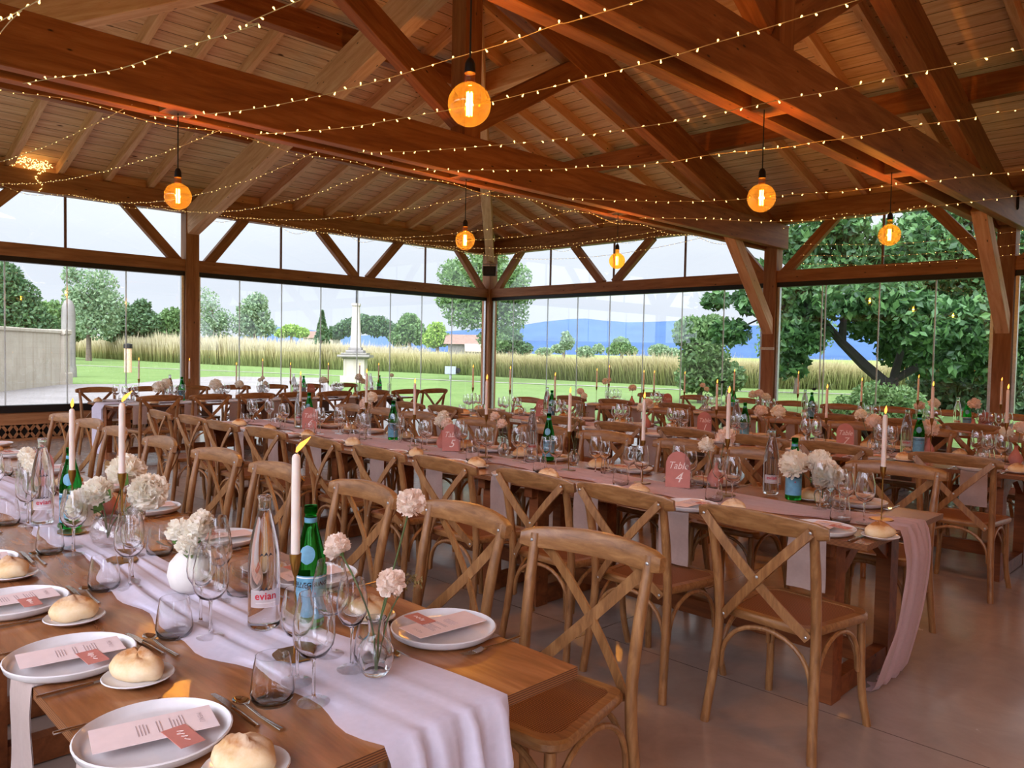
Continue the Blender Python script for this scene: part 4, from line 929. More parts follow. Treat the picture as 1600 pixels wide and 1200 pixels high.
# flowers: a blossom is a head of many petals
def petal_head(mb, c, R, n, r):
    """ruffled petals: cupped rounded tips standing out of a soft ball"""
    c = Vector(c); mb.ball(c, R * .8, 12, 8, (1, 1, .85))
    for i in range(n):
        f = (i + .5) / n; th = math.acos(1 - 1.75 * f); ph = i * 2.399963 + r.uniform(-.15, .15)
        d = Vector((math.sin(th) * math.cos(ph), math.sin(th) * math.sin(ph), math.cos(th) * .88)); nn = d.normalized()
        t = Vector((-math.sin(ph), math.cos(ph), 0)); u = nn.cross(t).normalized()
        if u.z < 0: u = -u
        k = r.uniform(.35, .95); e = (nn * k + u * (1 - k) * .9 + t * r.uniform(-.35, .35)).normalized(); s = e.cross(nn).normalized() if e.cross(nn).length > .05 else t
        w = R * r.uniform(.2, .3); L = R * r.uniform(.34, .5); b = c + nn * R * .68; g = nn * R * .07
        q = [b - s * w * .5, b + s * w * .5]
        for a in (1, .6, .15, -.35, -.8): q.append(b + e * L * (1 - .32 * a * a * (.6 + .4 * r.random())) + s * w * a + g * r.uniform(-1.2, 1.2) + nn * R * .03)
        mid = b + e * L * .6 - g * .7
        mb.add(q + [mid], [(0, 1, 7), (1, 2, 7), (2, 3, 7), (3, 4, 7), (4, 5, 7), (5, 6, 7), (6, 0, 7)])
FL = {}
def flower_kit(kind, seed, stem, R, n, mat, leafp=None):
    """stem: points from the foot (0,0,0) to the head"""
    r = random.Random(seed); top = Vector(stem[-1]); prev = Vector(stem[-2]); ax = (top - prev).normalized()
    hb = MB(); petal_head(hb, (0, 0, 0), R, int(n * 1.5), r); q = Vector((0, 0, 1)).rotation_difference((ax + Vector((0.25, -.35, .15))).normalized())
    hb.xf(Matrix.Translation(top + ax * R * .4) @ q.to_matrix().to_4x4())
    k = [('stem', MB().tube(spline(stem, 4), .0021, 6).mesh('stem', M['stem']), None), ('blossom', hb.mesh('blossom', mat, True, 60), 0),
         ('calyx', MB().lathe([(.002, -.016), (R * .2, -.008), (R * .3, R * .3), (0, R * .35)], 8).xf(Matrix.Translation(top) @ q.to_matrix().to_4x4()).mesh('calyx', M['sepal']), 0)]
    if leafp:
        lb = MB()
        for p, d, L in leafp:
            p, d = Vector(p), Vector(d).normalized(); s = d.orthogonal().normalized() * L * .28
            lb.add([p, p + d * L * .5 + s, p + d * L, p + d * L * .5 - s], [(0, 1, 2, 3)])
        k.append(('leaf', lb.mesh('leaf', M['sepal'], False), 0))
    return k
def umbel_kit(seed, stem, spread=.035, n=70, mat='dry'):
    r = random.Random(seed); top = Vector(stem[-1]); hb = MB()
    for i in range(n):
        a, rr = r.uniform(0, 6.28), spread * math.sqrt(r.random()); p = top + Vector((rr * math.cos(a), rr * math.sin(a), .02 * r.random() - rr * .3))
        leaf(hb, p, .0045, r)
    return [('stem', MB().tube(spline(stem, 4), .0016, 5).mesh('stem', M['stem']), None), ('umbel', hb.mesh('umbel', M[mat], False), 0)]
# arched table sign
def sign_kit(num):
    pts = [(-.068, 0), (.068, 0), (.068, .125)] + [(.068 * math.cos(PI * i / 12), .125 + .078 * math.sin(PI * i / 12)) for i in range(1, 12)] + [(-.068, .125)]
    b = MB().prism(pts, -.0015, .0015).xf(Matrix.Rotation(PI / 2, 4, 'X'))
    foot = MB().add([(-.05, 0, .0), (.05, 0, .0), (.05, .0015, .09), (-.05, .0015, .09), (-.05, .05, 0), (.05, .05, 0)], [(0, 1, 5, 4), (3, 2, 5, 4)])
    t1 = move_mesh(text_mesh('Table', .05, M['whiteink'], .35), lambda c: Vector((c.x, -.0024, c.y * 1.15 + .105)))
    k = [('arch_board', b.mesh('arch_board', M['terracotta'], False), None), ('foot', foot.mesh('foot', M['terracotta'], False), 0), ('lettering', t1, 0)]
    if num: k.append(('numeral', move_mesh(text_mesh(str(num), .078, M['whiteink'], .35), lambda c: Vector((c.x, -.0024, c.y * 1.05 + .03))), 0))
    return k
# pendant lamp: the origin is the ceiling end of the cord, the globe's centre hangs D below
def pendant_kit(drop):
    R = .108; z = -drop
    gl = []
    for i in range(17):
        t = PI * i / 16 * .955; gl.append((R * math.sin(t), z - R * math.cos(t)))
    gl += [(.028, z + R * 1.02), (.026, z + R * 1.3), (.026, z + R * 1.45)]
    fil = MB()
    for i in range(5):
        a = 2 * PI * i / 5; x, y = .013 * math.cos(a), .013 * math.sin(a)
        fil.tube([(x, y, z - .055), (x, y, z + .06)], .004, 6)
    return [('cord', MB().tube([(0, 0, 0), (0, 0, z + R * 1.9)], .005, 6).mesh('cord', M['cord']), None),
            ('socket', MB().lathe([(.012, z + R * 2.1), (.02, z + R * 2.0), (.026, z + R * 1.85), (.029, z + R * 1.42), (.02, z + R * 1.4)], 16).mesh('socket', M['black'], True, 50), None),
            ('globe', MB().lathe(gl, 32).mesh('globe', M['amber'], True, 180), None), ('filament', fil.mesh('filament', M['filament']), 2)]
# ================================================================ SETTING THE TABLES
ORD = ['first', 'second', 'third', 'fourth', 'fifth', 'sixth', 'seventh', 'eighth', 'ninth', 'tenth', 'eleventh', 'twelfth']
TOP = .75
ROWN = ['front row', 'second row', 'third row', 'fourth row']
RY = [-12.11, -9.33, -6.58, -3.78]
XE = 12.65; TLEN = 2.15
KIT['table'] = table_kit(TLEN); KIT['table2'] = table_kit(2.3)
rj = random.Random(21)
TS = ['nearest the aisle', 'in the middle of the row', 'at the far left end']
for r_, y in enumerate(RY):
    for i in range(3):
        place('banquet_table', KIT['table'], (XE - TLEN * (i + .5), y, 0), 0, 'long plywood banquet table %s, %s of tables' % (TS[i], ROWN[r_]), 'table', 'banquet tables in long rows')
HX = 3.2; HY0 = -9.75
for i in range(2):
    place('banquet_table', KIT['table2'], (HX, HY0 + 2.3 * (i + .5), 0), PI / 2, 'plywood table of the cross row by the left glass, %s' % ('near half', 'far half')[i], 'table', 'banquet tables in long rows')
# seats: x of each chair, counted from the aisle end; side -1 = camera side (sitter looks to the far wall), +1 = window side
SEATS = {
    (0, -1): [12.34, 11.83, 11.3, 10.74, 10.14, 9.54, 8.94],
    (0, 1): [12.27, 11.62, 10.95, 10.2, 9.52, 8.72, 7.87, 7.2, 6.55],
    (1, -1): [12.42, 11.76, 11.19, 10.54, 9.91, 9.27, 8.47, 7.8, 7.18, 6.55],
    (1, 1): [12.28, 11.45, 10.84, 10.15, 9.55, 8.77, 7.92, 7.3, 6.66],
    (2, -1): [12.33, 11.6, 11.0, 10.33, 9.7, 8.98, 8.1, 7.3, 6.68],
    (2, 1): [12.25, 11.55, 10.95, 10.3, 9.6, 8.95, 8.15, 7.4, 6.7],
    (3, -1): [12.35, 11.75, 11.1, 10.45, 9.75, 9.2, 8.45, 7.5, 6.7],
    (3, 1): [12.3, 11.6, 11.0, 10.35, 9.7, 9.05, 8.3, 7.5, 6.75]}
CHY = {(0, -1): -.80, (0, 1): .74, (1, -1): -.655, (1, 1): .68, (2, -1): -.70, (2, 1): .70, (3, -1): -.67, (3, 1): .70}
SIDE = {-1: 'camera side', 1: 'window side'}
FRAME = []   # (x, y, yaw, ordinal text, row index, side)
for (r_, s), xs in SEATS.items():
    for i, x in enumerate(xs):
        yaw = 0 if s < 0 else PI
        tw = rj.uniform(-.07, .07)
        if (r_, s, i) == (1, -1, 0): tw = -.06
        if (r_, s, i) == (0, 1, 0): tw = .1
        place('cross_back_chair', KIT['chair'], ((x if (r_, s) != (0, -1) else 12.42 - .6 * i) + rj.uniform(-.015, .015), RY[r_] + CHY[(r_, s)] + (rj.uniform(-.03, .03) if i else 0), 0), yaw + tw,
              'wooden cross-back chair, %s from the aisle end, %s of %s' % (ORD[i], SIDE[s], ROWN[r_]), 'chair', 'cross-back chairs around the banquet tables')
        FRAME.append((x, RY[r_] + s * .385, yaw, ORD[i] + ' place from aisle end, ' + SIDE[s] + ', ' + ROWN[r_], r_, s, i))
HN = [-9.42, -8.8, -8.2, -7.6, -7.0, -6.35, -5.75, -5.35 + .15]
HF = [-9.47, -8.8, -8.15, -7.5, -6.85, -6.2, -5.5]
for s, ys in ((1, HN), (-1, HF)):
    for i, y in enumerate(ys):
        place('cross_back_chair', KIT['chair'], (HX + s * (.80 if s > 0 else .74), y, 0), PI / 2 if s > 0 else -PI / 2,
              'dark wooden cross-back chair, %s from the left, %s side of the cross table' % (ORD[i], 'room' if s > 0 else 'gravel'), 'chair', 'cross-back chairs around the banquet tables')
        if i < 7: FRAME.append((HX + s * .385, y, PI / 2 if s > 0 else -PI / 2, ORD[i] + ' place from left, ' + ('room' if s > 0 else 'gravel') + ' side, cross table', 4, s, i))
# every place: plate, menu, name card, napkin, bread, glasses, cutlery
for x, y, yaw, txt, r_, s, i in FRAME:
    c, sn = math.cos(yaw), math.sin(yaw)
    def at(dx, dy, dz=0.0): return (x + dx * c - dy * sn, y + dx * sn + dy * c, TOP + dz)
    j = lambda a: rj.uniform(-a, a)
    place('dinner_plate', KIT['plate'], at(0, 0), yaw, 'pale stoneware dinner plate at ' + txt, 'plate', 'dinner plates')
    near = r_ in (0, 1) or (r_ == 2 and i < 5)
    if near:
        place('menu_card', KIT['menu'], at(.0, .0, .0265 if r_ > 0 else .0272), yaw + j(.1) - (.12 if r_ == 0 else 0), 'blush printed menu card at ' + txt, 'menu', 'menu cards').rotation_euler.x = 0.0
        place('name_card', KIT['name_card'], at(.07, .025, .0295), yaw + j(.1), 'small terracotta name card at ' + txt, 'name card', 'name cards')
    nk = KIT['napkin'] if (i % 3) else KIT['napkin2']
    place('napkin', nk, at(j(.02) - .01, -.1015, .001), yaw, 'hanging beige linen napkin at ' + txt, 'napkin', 'napkins under the plates')
    bx, by = (.215 + j(.015), .08 + j(.015))
    place('side_plate', KIT['side_plate'], at(bx, by), yaw, 'little white bread plate at ' + txt, 'plate', 'bread plates')
    place('bread_roll', BREADS[(i + r_) % 3], at(bx - .005, by, .005), yaw + rj.uniform(-.6, .6) + .4, 'crusty bread roll at ' + txt, 'bread', 'bread rolls')
    if near:
        place('knife', KIT['knife'], at(.158, -.01), yaw, 'steel knife beside plate at ' + txt, 'knife', 'table knives')
        place('fork', KIT['fork'], at(-.155, -.03), yaw + j(.04), 'steel fork beside plate at ' + txt, 'fork', 'forks')
        place('dessert_knife', KIT['knife'], at(-.01 + j(.01), .168), yaw + PI / 2 + j(.1), 'crosswise dessert knife at ' + txt, 'knife', 'dessert knives')
        place('dessert_spoon', KIT['spoon'], at(0.03 + j(.01), .192), yaw + PI / 2 + j(.08), 'crosswise dessert spoon at ' + txt, 'spoon', 'dessert spoons')
    place('tumbler', KIT['tumbler'], at(-.02 + j(.02), .245), yaw, 'clear water tumbler at ' + txt, 'glass', 'water tumblers')
    place('wine_glass', KIT['wine_glass'], at(.06 + j(.015), .30 + j(.008), .008), yaw, 'large clear wine glass at ' + txt, 'glass', 'large wine glasses')
    place('wine_glass', KIT['small_glass'], at(-.035 + j(.015), .325 + j(.008), .009), yaw, 'slimmer clear wine glass at ' + txt, 'glass', 'slim wine glasses')
# ---------------------------------------------------------------- runners
def runner(name, label, cy, x0, x1, w, mat, end_drop, drift, seed, tuck=0.0, axis='x', cx=0, lift=.004, center=None, floor=False, widen=0.0):
    r = random.Random(seed); rows = []
    ph = [r.uniform(0, 6.28) for _ in range(8)]
    L = x1 - x0; N = int(L / .045); prof = []
    for k in range(N + 1): prof.append((x0 + L * k / N, 0.0, 0))
    n2 = int(end_drop / .03)
    for k in range(1, n2 + 1): prof.append((x1, end_drop * k / n2, 1))
    J = 27
    for (s, d, hang) in prof:
        row = []; q = s + d
        cc = cy + (center(s) if center else .03 * math.sin(q * 1.7 + ph[0]) + .02 * math.sin(q * 4.1 + ph[1]))
        ww = w * (1 + .16 * math.sin(q * 2.3 + ph[2]) + .08 * math.sin(q * 6 + ph[3])) * (1 + widen * d)
        e0 = .018 * math.sin(q * 9 + ph[6]) + .01 * math.sin(q * 23 + ph[7])
        for jj in range(J):
            u = jj / (J - 1) - .5; yy = cc + u * ww + (e0 if jj < 3 else 0) + drift * (d / max(end_drop, .01)) ** 1.1
            fold = (math.sin(u * 26 + ph[4] + .8 * math.sin(q * 1.1)) + .6 * math.sin(u * 43 + ph[5] + q * .9))
            amp = .0032 + .0022 * math.sin(q * 3 + ph[2])
            if hang:
                a = min(1, d / .12)
                px_ = s + .007 + .004 * a + (.008 + .02 * a) * (fold * .5 + .6) + (.02 * d) - tuck * (d / .75) ** 2
                pz = TOP - d
                pool = 0.0
                if pz < .012: pool = .012 - pz; pz = .012 + .006 * abs(fold) * min(1, pool * 8); px_ -= pool * .8
                row.append((px_, yy, pz))
            else:
                row.append((s, yy, TOP + lift + amp * (fold + 1.6) * (1 if 2 < jj < J - 3 else .35) * min(1, (x1 - s) / .1 + .6)))
        rows.append(row)
    mb = MB().grid(rows)
    o = obj(name, mb.mesh(name, mat, True, 180))
    if axis == 'y': o.rotation_euler = (0, 0, PI / 2); o.location = (cx, 0, 0)
    return tag(o, label, 'table runner', 'table runners')
runner('table_runner', 'white chiffon runner falling over the end of the front table', -12.05, 7.0, XE, .27, M['runner_white'], .42, .02, 1, center=lambda s: (.06 * max(0, (s - 12.0) / .65) - .04 * math.exp(-((s - 11.5) / .5) ** 2) - .03), widen=.25)
runner('table_runner', 'dusty pink runner falling to the floor off the second row', -9.33, 6.3, XE, .33, M['runner_pink'], .775, .02, 2, tuck=.13, center=lambda s: .03 * math.sin(s * 2) + .06 * max(0, (s - 12.2) / .45), widen=.5)
runner('table_runner', 'dusty pink runner along the third row', -6.58, 6.3, XE, .33, M['runner_pink'], .7, .0, 3)
runner('table_runner', 'dusty pink runner along the fourth row', -3.78, 6.3, XE, .33, M['runner_pink'], .6, .0, 4)
hr = runner('table_runner', 'white chiffon runner along the cross table by the left glass', 0, -5.15 - .0, 9.75 - 5.15 - 5.15 + 5.15 - 5.15, .3, M['runner_white'], .1, 0, 5) if False else None
rows = []; rr = random.Random(5)
prof = [(-9.76 - .004, .75 - d) for d in (.62, .5, .38, .26, .14, .05, .01)] + [(-9.75 + k * .06, TOP + .006) for k in range(77)]
for q, (yy, zz) in enumerate(prof):
    rows.append([(HX + u * .34 * (1 + .1 * math.sin(q * .4)), yy - (.02 + .014 * math.sin(u * 40)) * (zz < .74), zz + (.004 * math.sin(u * 30 + q * .3) + .004) * (zz > .74)) for u in [i / 16 - .5 for i in range(17)]])
tag(obj('table_runner', MB().grid(rows).mesh('table_runner', M['runner_white'], True, 180)), 'white runner of the cross table hanging over its left end', 'table runner', 'table runners')
# ---------------------------------------------------------------- candles
RZ = TOP + .012
def candle(x, y, z, lean, txt, high, yaw=0):
    hb = .3 if high else .245
    place('candlestick', KIT['stick_high' if high else 'stick_low'], (x, y, z), yaw, 'slim brass candlestick ' + txt, 'candlestick', 'brass candlesticks')
    place('taper_candle', TAPER_LEAN if lean else TAPER_UP, (x, y, z + hb - .008), yaw, 'lit taper candle ' + txt, 'candle', 'lit taper candles')
CAND = [(12.16, -12.1, 0, 1), (11.02, -12.11, 1, 1), (10.47, -12.11, 0, 0)]
for i, (x, y, h, l) in enumerate(CAND): candle(x, y, RZ, l, ('in front of the green bottle, front row', 'rising behind the round peonies, front row', 'left of the tall white candle, front row')[i], h, .8)
def crow(n, xs, y0):
    for i, (x, h) in enumerate(xs): candle(x, y0 + rj.uniform(-.02, .02), RZ, 0, '%s from the aisle end along the %s' % (ORD[i], ROWN[n]), h, rj.uniform(-.4, .4))
crow(1, [(12.52, 0), (11.72, 1), (11.2, 0), (10.61, 0), (9.84, 1), (9.05, 0), (8.41, 1), (7.3, 0)], -9.31)
crow(2, [(12.4, 1), (11.91, 1), (11.1, 0), (10.06, 0), (8.05, 0), (7.36, 1), (6.71, 1)], -6.58)
crow(3, [(11.72, 1), (10.93, 1), (10.32, 0), (9.55, 1), (8.7, 1), (7.93, 0), (7.44, 0), (7.26, 0), (6.64, 1), (6.4, 0)], -3.78)
for i, (y, h) in enumerate([(-9.28, 1), (-8.62, 1), (-7.95, 0), (-7.55, 1), (-7.1, 0), (-6.45, 0), (-5.87, 0), (-5.5, 0)]):
    candle(HX, y, RZ, 0, '%s from the left along the cross table' % ORD[i], h)
# ---------------------------------------------------------------- bottles
def bottle(kind, x, y, txt, rz=0.0):
    place('water_bottle', KIT[kind], (x, y, RZ), rz, ('clear glass water bottle with pink label ' if kind == 'clear_bottle' else 'green glass water bottle with blue label ') + txt, 'bottle', 'clear water bottles' if kind == 'clear_bottle' else 'green water bottles')
BR = lambda x, y: math.atan2(13.832 - x, -(-13.053 - y)) * 1.0
def face(x, y): return math.atan2(EYE.y - y, EYE.x - x) + PI / 2
for x, y, kd, t in [(11.93, -12.06, 0, 'beside the leaning candle, front row'), (12.01, -11.97, 1, 'behind the leaning candle, front row'), (10.22, -12.15, 0, 'at the far left of the front row'), (10.38, -12.09, 1, 'left of the peonies, front row'),
                    (11.86, -9.07, 0, 'right of the numeral 4 sign'), (12.02, -9.14, 1, 'behind the large dahlias, second row'), (10.1, -9.1, 0, 'left of numeral 4 sign'), (10.22, -9.06, 1, 'left of numeral 4 sign'),
                    (8.62, -9.2, 1, 'left of the numeral 5 sign'), (8.5, -9.1, 0, 'left of numeral 5 sign'), (7.2, -9.25, 0, 'left of the numeral 6 sign'), (7.3, -9.2, 1, 'just left of the numeral 6 sign')]:
    bottle('green_bottle' if kd else 'clear_bottle', x, y, t, face(x, y) + (-.25 if kd else .1))
n = 0
for rr_, xs in ((2, (11.7, 10.22, 7.85)), (3, (11.3, 9.6, 8.55))):
    for i, x in enumerate(xs):
        for kd in (0, 1):
            xx, yy = x + .1 * kd, RY[rr_] + .1 - .03 * kd
            bottle('green_bottle' if kd else 'clear_bottle', xx, yy, '%s from the aisle end, %s' % (ORD[i], ROWN[rr_]), face(xx, yy))
for i, y in enumerate((-8.85, -7.0, -5.6)):
    for kd in (0, 1): bottle('green_bottle' if kd else 'clear_bottle', HX - .08 + .05 * kd, y + .14 * kd, '%s from the left, cross table' % ORD[i], PI / 2)
# ---------------------------------------------------------------- table signs
def sign(num, x, y, yaw, label):
    place('table_sign', sign_kit(num), (x, y, RZ), yaw, label, 'table sign', 'arched table signs')
def facing(x, y): return math.atan2(EYE.y - y, EYE.x - x) + PI / 2
for num, x, y, lb in [(4, 11.42, -9.3, 'terracotta arched sign reading Table 4, second row'), (5, 9.45, -9.28, 'terracotta arched sign reading Table 5, second row'), (6, 7.45, -9.28, 'terracotta arched sign reading Table 6, second row'),
    (7, 11.22, -6.48, 'terracotta arched sign reading Table 7, third row'), (1, 9.85, -6.42, 'terracotta arched sign reading Table 1, third row'), (8, 7.65, -6.35, 'terracotta arched sign reading Table 8, third row'),
    (None, 11.55, -3.6, 'pink arched table sign near the right post, fourth row'), (None, 9.66, -3.6, 'pink arched table sign under the fig trunk, fourth row'), (None, 7.55, -3.6, 'pink arched table sign left of the round shrub, fourth row'), (None, 9.35, -11.95, 'pink arched table sign cut by the left edge, front row')]:
    sign(num, x, y, facing(x, y) - .12, lb)
sign(None, HX, -6.75, PI / 2, 'small pink arched sign on the cross table')
# ---------------------------------------------------------------- vases and flowers
def vase(kind, x, y, label, name='flower_vase'): place(name, KIT[kind], (x, y, RZ), 0, label, 'vase', 'small flower vases')
def flower(kit, x, y, label, rz=0, z=RZ, cat='flower', name='carnation'): place(name, kit, (x, y, z + .01), rz, label, cat, 'cut flowers')
P_, B_ = M['petal'], M['blush']
vase('bud_vase', 12.38, -12.02, 'cut glass bud vase at the end of the front table')
flower(flower_kit('c', 1, [(.0, 0, 0), (-.01, -.004, .1), (-.07, -.01, .19), (-.145, -.005, .245)], .03, 90, B_), 12.38, -12.02, 'blush carnation leaning left out of the bud vase')
flower(flower_kit('c', 2, [(.004, 0, 0), (.012, 0, .1), (.035, 0, .16), (.05, 0, .2)], .03, 90, B_), 12.38, -12.02, 'blush carnation standing right in the bud vase')
flower(flower_kit('c', 3, [(0, .004, 0), (.012, .004, .12), (.06, .008, .26), (.105, .01, .385)], .03, 90, B_), 12.38, -12.02, 'tallest carnation on a long stem in the bud vase')
flower(umbel_kit(4, [(0, .003, 0), (.02, .02, .12), (.045, .05, .2)], .04, 110), 12.38, -12.02, 'dry brown seed umbel behind the bud vase carnations', name='seed_umbel')
vase('ball_vase', 11.51, -12.08, 'matt white ball vase with a posy, front row')
for i, (dx, dy, h, R) in enumerate([(-.03, -.02, .19, .034), (.03, .0, .2, .036), (0, .03, .215, .034), (.05, -.03, .17, .03), (-.05, .02, .175, .03)]):
    flower(flower_kit('p', 10 + i, [(0, 0, .03), (dx * .3, dy * .3, .1), (dx, dy, h - .03)], R, 60, P_, [((dx * .8, dy * .8, h - .07), (dx * 6, dy * 6, .3), .06)]), 11.51, -12.08, ('ivory bloom on the left of the ball vase posy', 'ivory bloom in the middle of the ball vase posy', 'ivory bloom on top of the ball vase posy', 'ivory bloom low on the right of the ball vase posy', 'ivory bloom low at the back of the ball vase posy')[i], name='ivory_bloom')
vase('round_vase', 10.78, -12.08, 'round patterned glass vase holding big peonies')
for i, (dx, dy, h, R) in enumerate([(-.12, -.03, .115, .062), (.2, .06, .2, .06), (-.06, .08, .225, .062), (-.02, -.02, .17, .05)]):
    flower(flower_kit('p', 20 + i, [(0, 0, .02), (dx * .25, dy * .25, .1), (dx, dy, h)], R, 150, P_, [((dx * .7, dy * .7, h * .85), (.4, .1, .5), .08)]), 10.78, -12.08, ('large ivory peony low on the left of the round vase', 'large ivory peony on the right beside the tall candle', 'large peach peony at the top of the round vase', 'smaller peony tucked between the two large ones')[i], name='peony')
vase('tall_vase', 9.95, -12.15, 'tall clear vase near the left edge, front row')
for i in range(3): flower(flower_kit('p', 30 + i, [(0, 0, .02), (.02 * i - .02, .01, .12), (.05 * i - .05, .02, .22 - .02 * i)], .035, 60, P_), 9.95, -12.15, ('left', 'middle', 'right')[i] + ' ivory flower in the tall vase, front row', name='ivory_bloom')
vase('crackle_vase', 12.2, -9.2, 'crackled glass vase with three large dahlias')
for i, (dx, dy, h, R) in enumerate([(-.12, -.02, .185, .07), (-.035, .04, .2, .06), (.015, -.01, .15, .068)]):
    flower(flower_kit('p', 40 + i, [(0, 0, .03), (dx * .3, dy * .3, .09), (dx, dy, h - .02)], R, 130, P_, [((dx * .5, dy * .5, .1), (.2, 0, .5), .05)]), 12.2, -9.2, ('left', 'rear', 'front right')[i] + ' ivory dahlia in the crackled vase, second row', name='dahlia')
vase('crackle_vase', 10.5, -9.12, 'crackled glass vase with dry umbels, second row')
for i in range(3): flower(umbel_kit(50 + i, [(0, 0, .02), (.01 * i - .01, .01, .12), (.05 * i - .06, .02, .24 + .05 * i)], .05, 120), 10.5, -9.12, ('lowest', 'middle', 'highest')[i] + ' dry brown umbel in the crackled vase', name='seed_umbel')
vase('bud_vase', 9.86, -9.14, 'small clear vase left of the two bottles, second row'); 
flower(umbel_kit(55, [(0, 0, .02), (.0, .01, .1), (.03, .02, .2)], .05, 100), 9.86, -9.14, 'dark dry umbel beside two faded blooms, second row', name='seed_umbel')
for i, (dx, h) in enumerate(((-.09, .25), (-.02, .2))): flower(flower_kit('p', 57 + i, [(0, 0, .02), (dx * .3, 0, .1), (dx, 0, h)], .035, 60, B_), 9.86, -9.14, ('upper', 'lower')[i] + ' faded pink bloom in the small clear vase', name='faded_bloom')
k = 60
SP = [(11.55, -9.12, 'terra_vase', [(-.06, .2, .045), (.05, .26, .05)], 'right behind the numeral 4 sign'), (9.25, -9.2, 'terra_vase', [(-.04, .17, .045), (.03, .16, .045), (.0, .22, .04)], 'left behind the numeral 5 sign'), (8.25, -9.2, 'tall_vase', [(-.03, .24, .055), (.04, .3, .05)], 'left of the green bottle, second row'),
      (11.45, -6.5, 'crackle_vase', [(0, .2, .06), (-.1, .26, .045)], 'beside the numeral 7 sign'), (11.85, -6.45, 'terra_vase', [(0.0, .17, .07)], 'near the second candle, third row'), (12.45, -6.5, 'terra_vase', [(-.06, .2, .045), (.02, .24, .045), (.07, .17, .04)], 'at the right edge, third row'), (10.55, -6.45, 'crackle_vase', [(-.1, .22, .055), (.05, .22, .06)], 'between the signs, third row'), (9.2, -6.45, 'terra_vase', [(0, .22, .05), (-.06, .17, .05)], 'middle of the third row'), (8.35, -6.5, 'tall_vase', [(0, .3, .04), (.05, .26, .035)], 'left of middle, third row'),
      (11.0, -3.7, 'crackle_vase', [(-.07, .2, .055), (.06, .24, .055)], 'in front of the bush, fourth row'), (11.5, -3.85, 'terra_vase', [(0, .26, .06)], 'behind the glass bottle, fourth row'), (9.0, -3.7, 'crackle_vase', [(-.08, .22, .055), (.0, .24, .055), (.08, .2, .055)], 'beside the far post, fourth row'), (8.2, -3.7, 'tall_vase', [(-.03, .32, .035), (.03, .27, .035)], 'left of the far post, fourth row'), (7.0, -3.7, 'terra_vase', [(0, .22, .055)], 'middle of the fourth row'), (6.55, -3.7, 'tall_vase', [(-.05, .3, .05), (.02, .34, .03)], 'left end of the fourth row')]
for x, y, kd, fl_, t in SP:
    vase(kd, x, y, 'little vase of blooms ' + t)
    for q, (dx, h, R) in enumerate(fl_):
        flower(flower_kit('p', k, [(0, 0, .03), (dx * .3, 0, .09), (dx, .01, h)], R, 60, B_ if k % 2 else P_), x, y, '%s pale bloom in the vase %s' % (ORD[q], t), name='pale_bloom'); k += 1
for i, (y, fl_) in enumerate([(-9.0, [(-.05, .16, .075), (.03, .2, .07)]), (-8.3, [(0, .17, .08)]), (-7.95, [(0, .18, .06)]), (-7.6, [(-.04, .25, .03), (.04, .2, .035), (0, .28, .03)]), (-6.6, [(0, .22, .06)]), (-5.95, [(0, .26, .06), (.06, .2, .05)]), (-5.35, [(.04, .3, .035)])]):
    vase('round_vase' if i < 3 else 'tall_vase', HX + .1, y, 'little vase of blooms, %s from the left, cross table' % ORD[i])
    for q, (dx, h, R) in enumerate(fl_):
        flower(flower_kit('p', 100 + k, [(0, 0, .03), (0, dx * .3, .09), (0, dx, h)], R, 60, P_), HX + .1, y, '%s pale bloom in vase %s from the left, cross table' % (ORD[q], ORD[i]), name='pale_bloom'); k += 1

vase('terra_vase', 10.2, -11.9, 'beige stoneware vase behind the left green bottle, front row')
lf = MB(); lr = [[(.012 + .12 * t + .0 * u, .01 + .02 * t + u * .03 * math.sin(PI * (.12 + .85 * t)), .16 + .09 * math.sin(t * 2.2) - .035 * t * t + abs(u) * .012) for u in (-1, -.5, 0, .5, 1)] for t in [i / 10 for i in range(11)]]
lf.grid(lr); M['dryleaf'] = leafy('dry_leaf', [(206, 178, 124), (214, 190, 140)], .35)
place('dried_leaf', [('stem', MB().tube([(0, 0, .05), (0, .004, .12), (.012, .01, .16)], .002, 6).mesh('stem', M['stem']), None), ('blade', lf.mesh('blade', M['dryleaf'], True, 180), 0)], (10.2, -11.9, RZ), -.2, 'curled pale dried leaf in the beige vase, front row', 'leaf', 'cut flowers')
# ================================================================ LAMPS, FAIRY LIGHTS, SKY, CAMERA
LK = {}
for X, nm in zip(TX, ('far truss', 'middle truss', 'truss above the camera')):
    for y, zc, pos in ((-10.42, 2.735, 'left'), (-7.3, 2.735, 'middle'), (-4.5, 2.775, 'right')):
        if X > 14 and pos == 'right': continue
        yy = y - (.16 if (X < 11 and X > 10 and pos == 'right') else 0) + (.04 if pos == 'middle' and X < 8 else -.08 if pos == 'middle' else 0)
        d = round(3.41 - zc, 3)
        if d not in LK: LK[d] = pendant_kit(d)
        p = place('pendant_lamp', LK[d], (X, yy, 3.41), 0, 'amber globe filament lamp hanging %s on the %s' % (pos, nm), 'lamp', 'amber pendant lamps')
        li = bpy.data.lights.new('lamp_glow', 'POINT'); li.energy = 62; li.color = (1.0, .62, .27); li.shadow_soft_size = .02
        lo = bpy.data.objects.new('lamp_glow', li); COL.objects.link(lo); lo.parent = p; lo.location = (0, 0, -d)
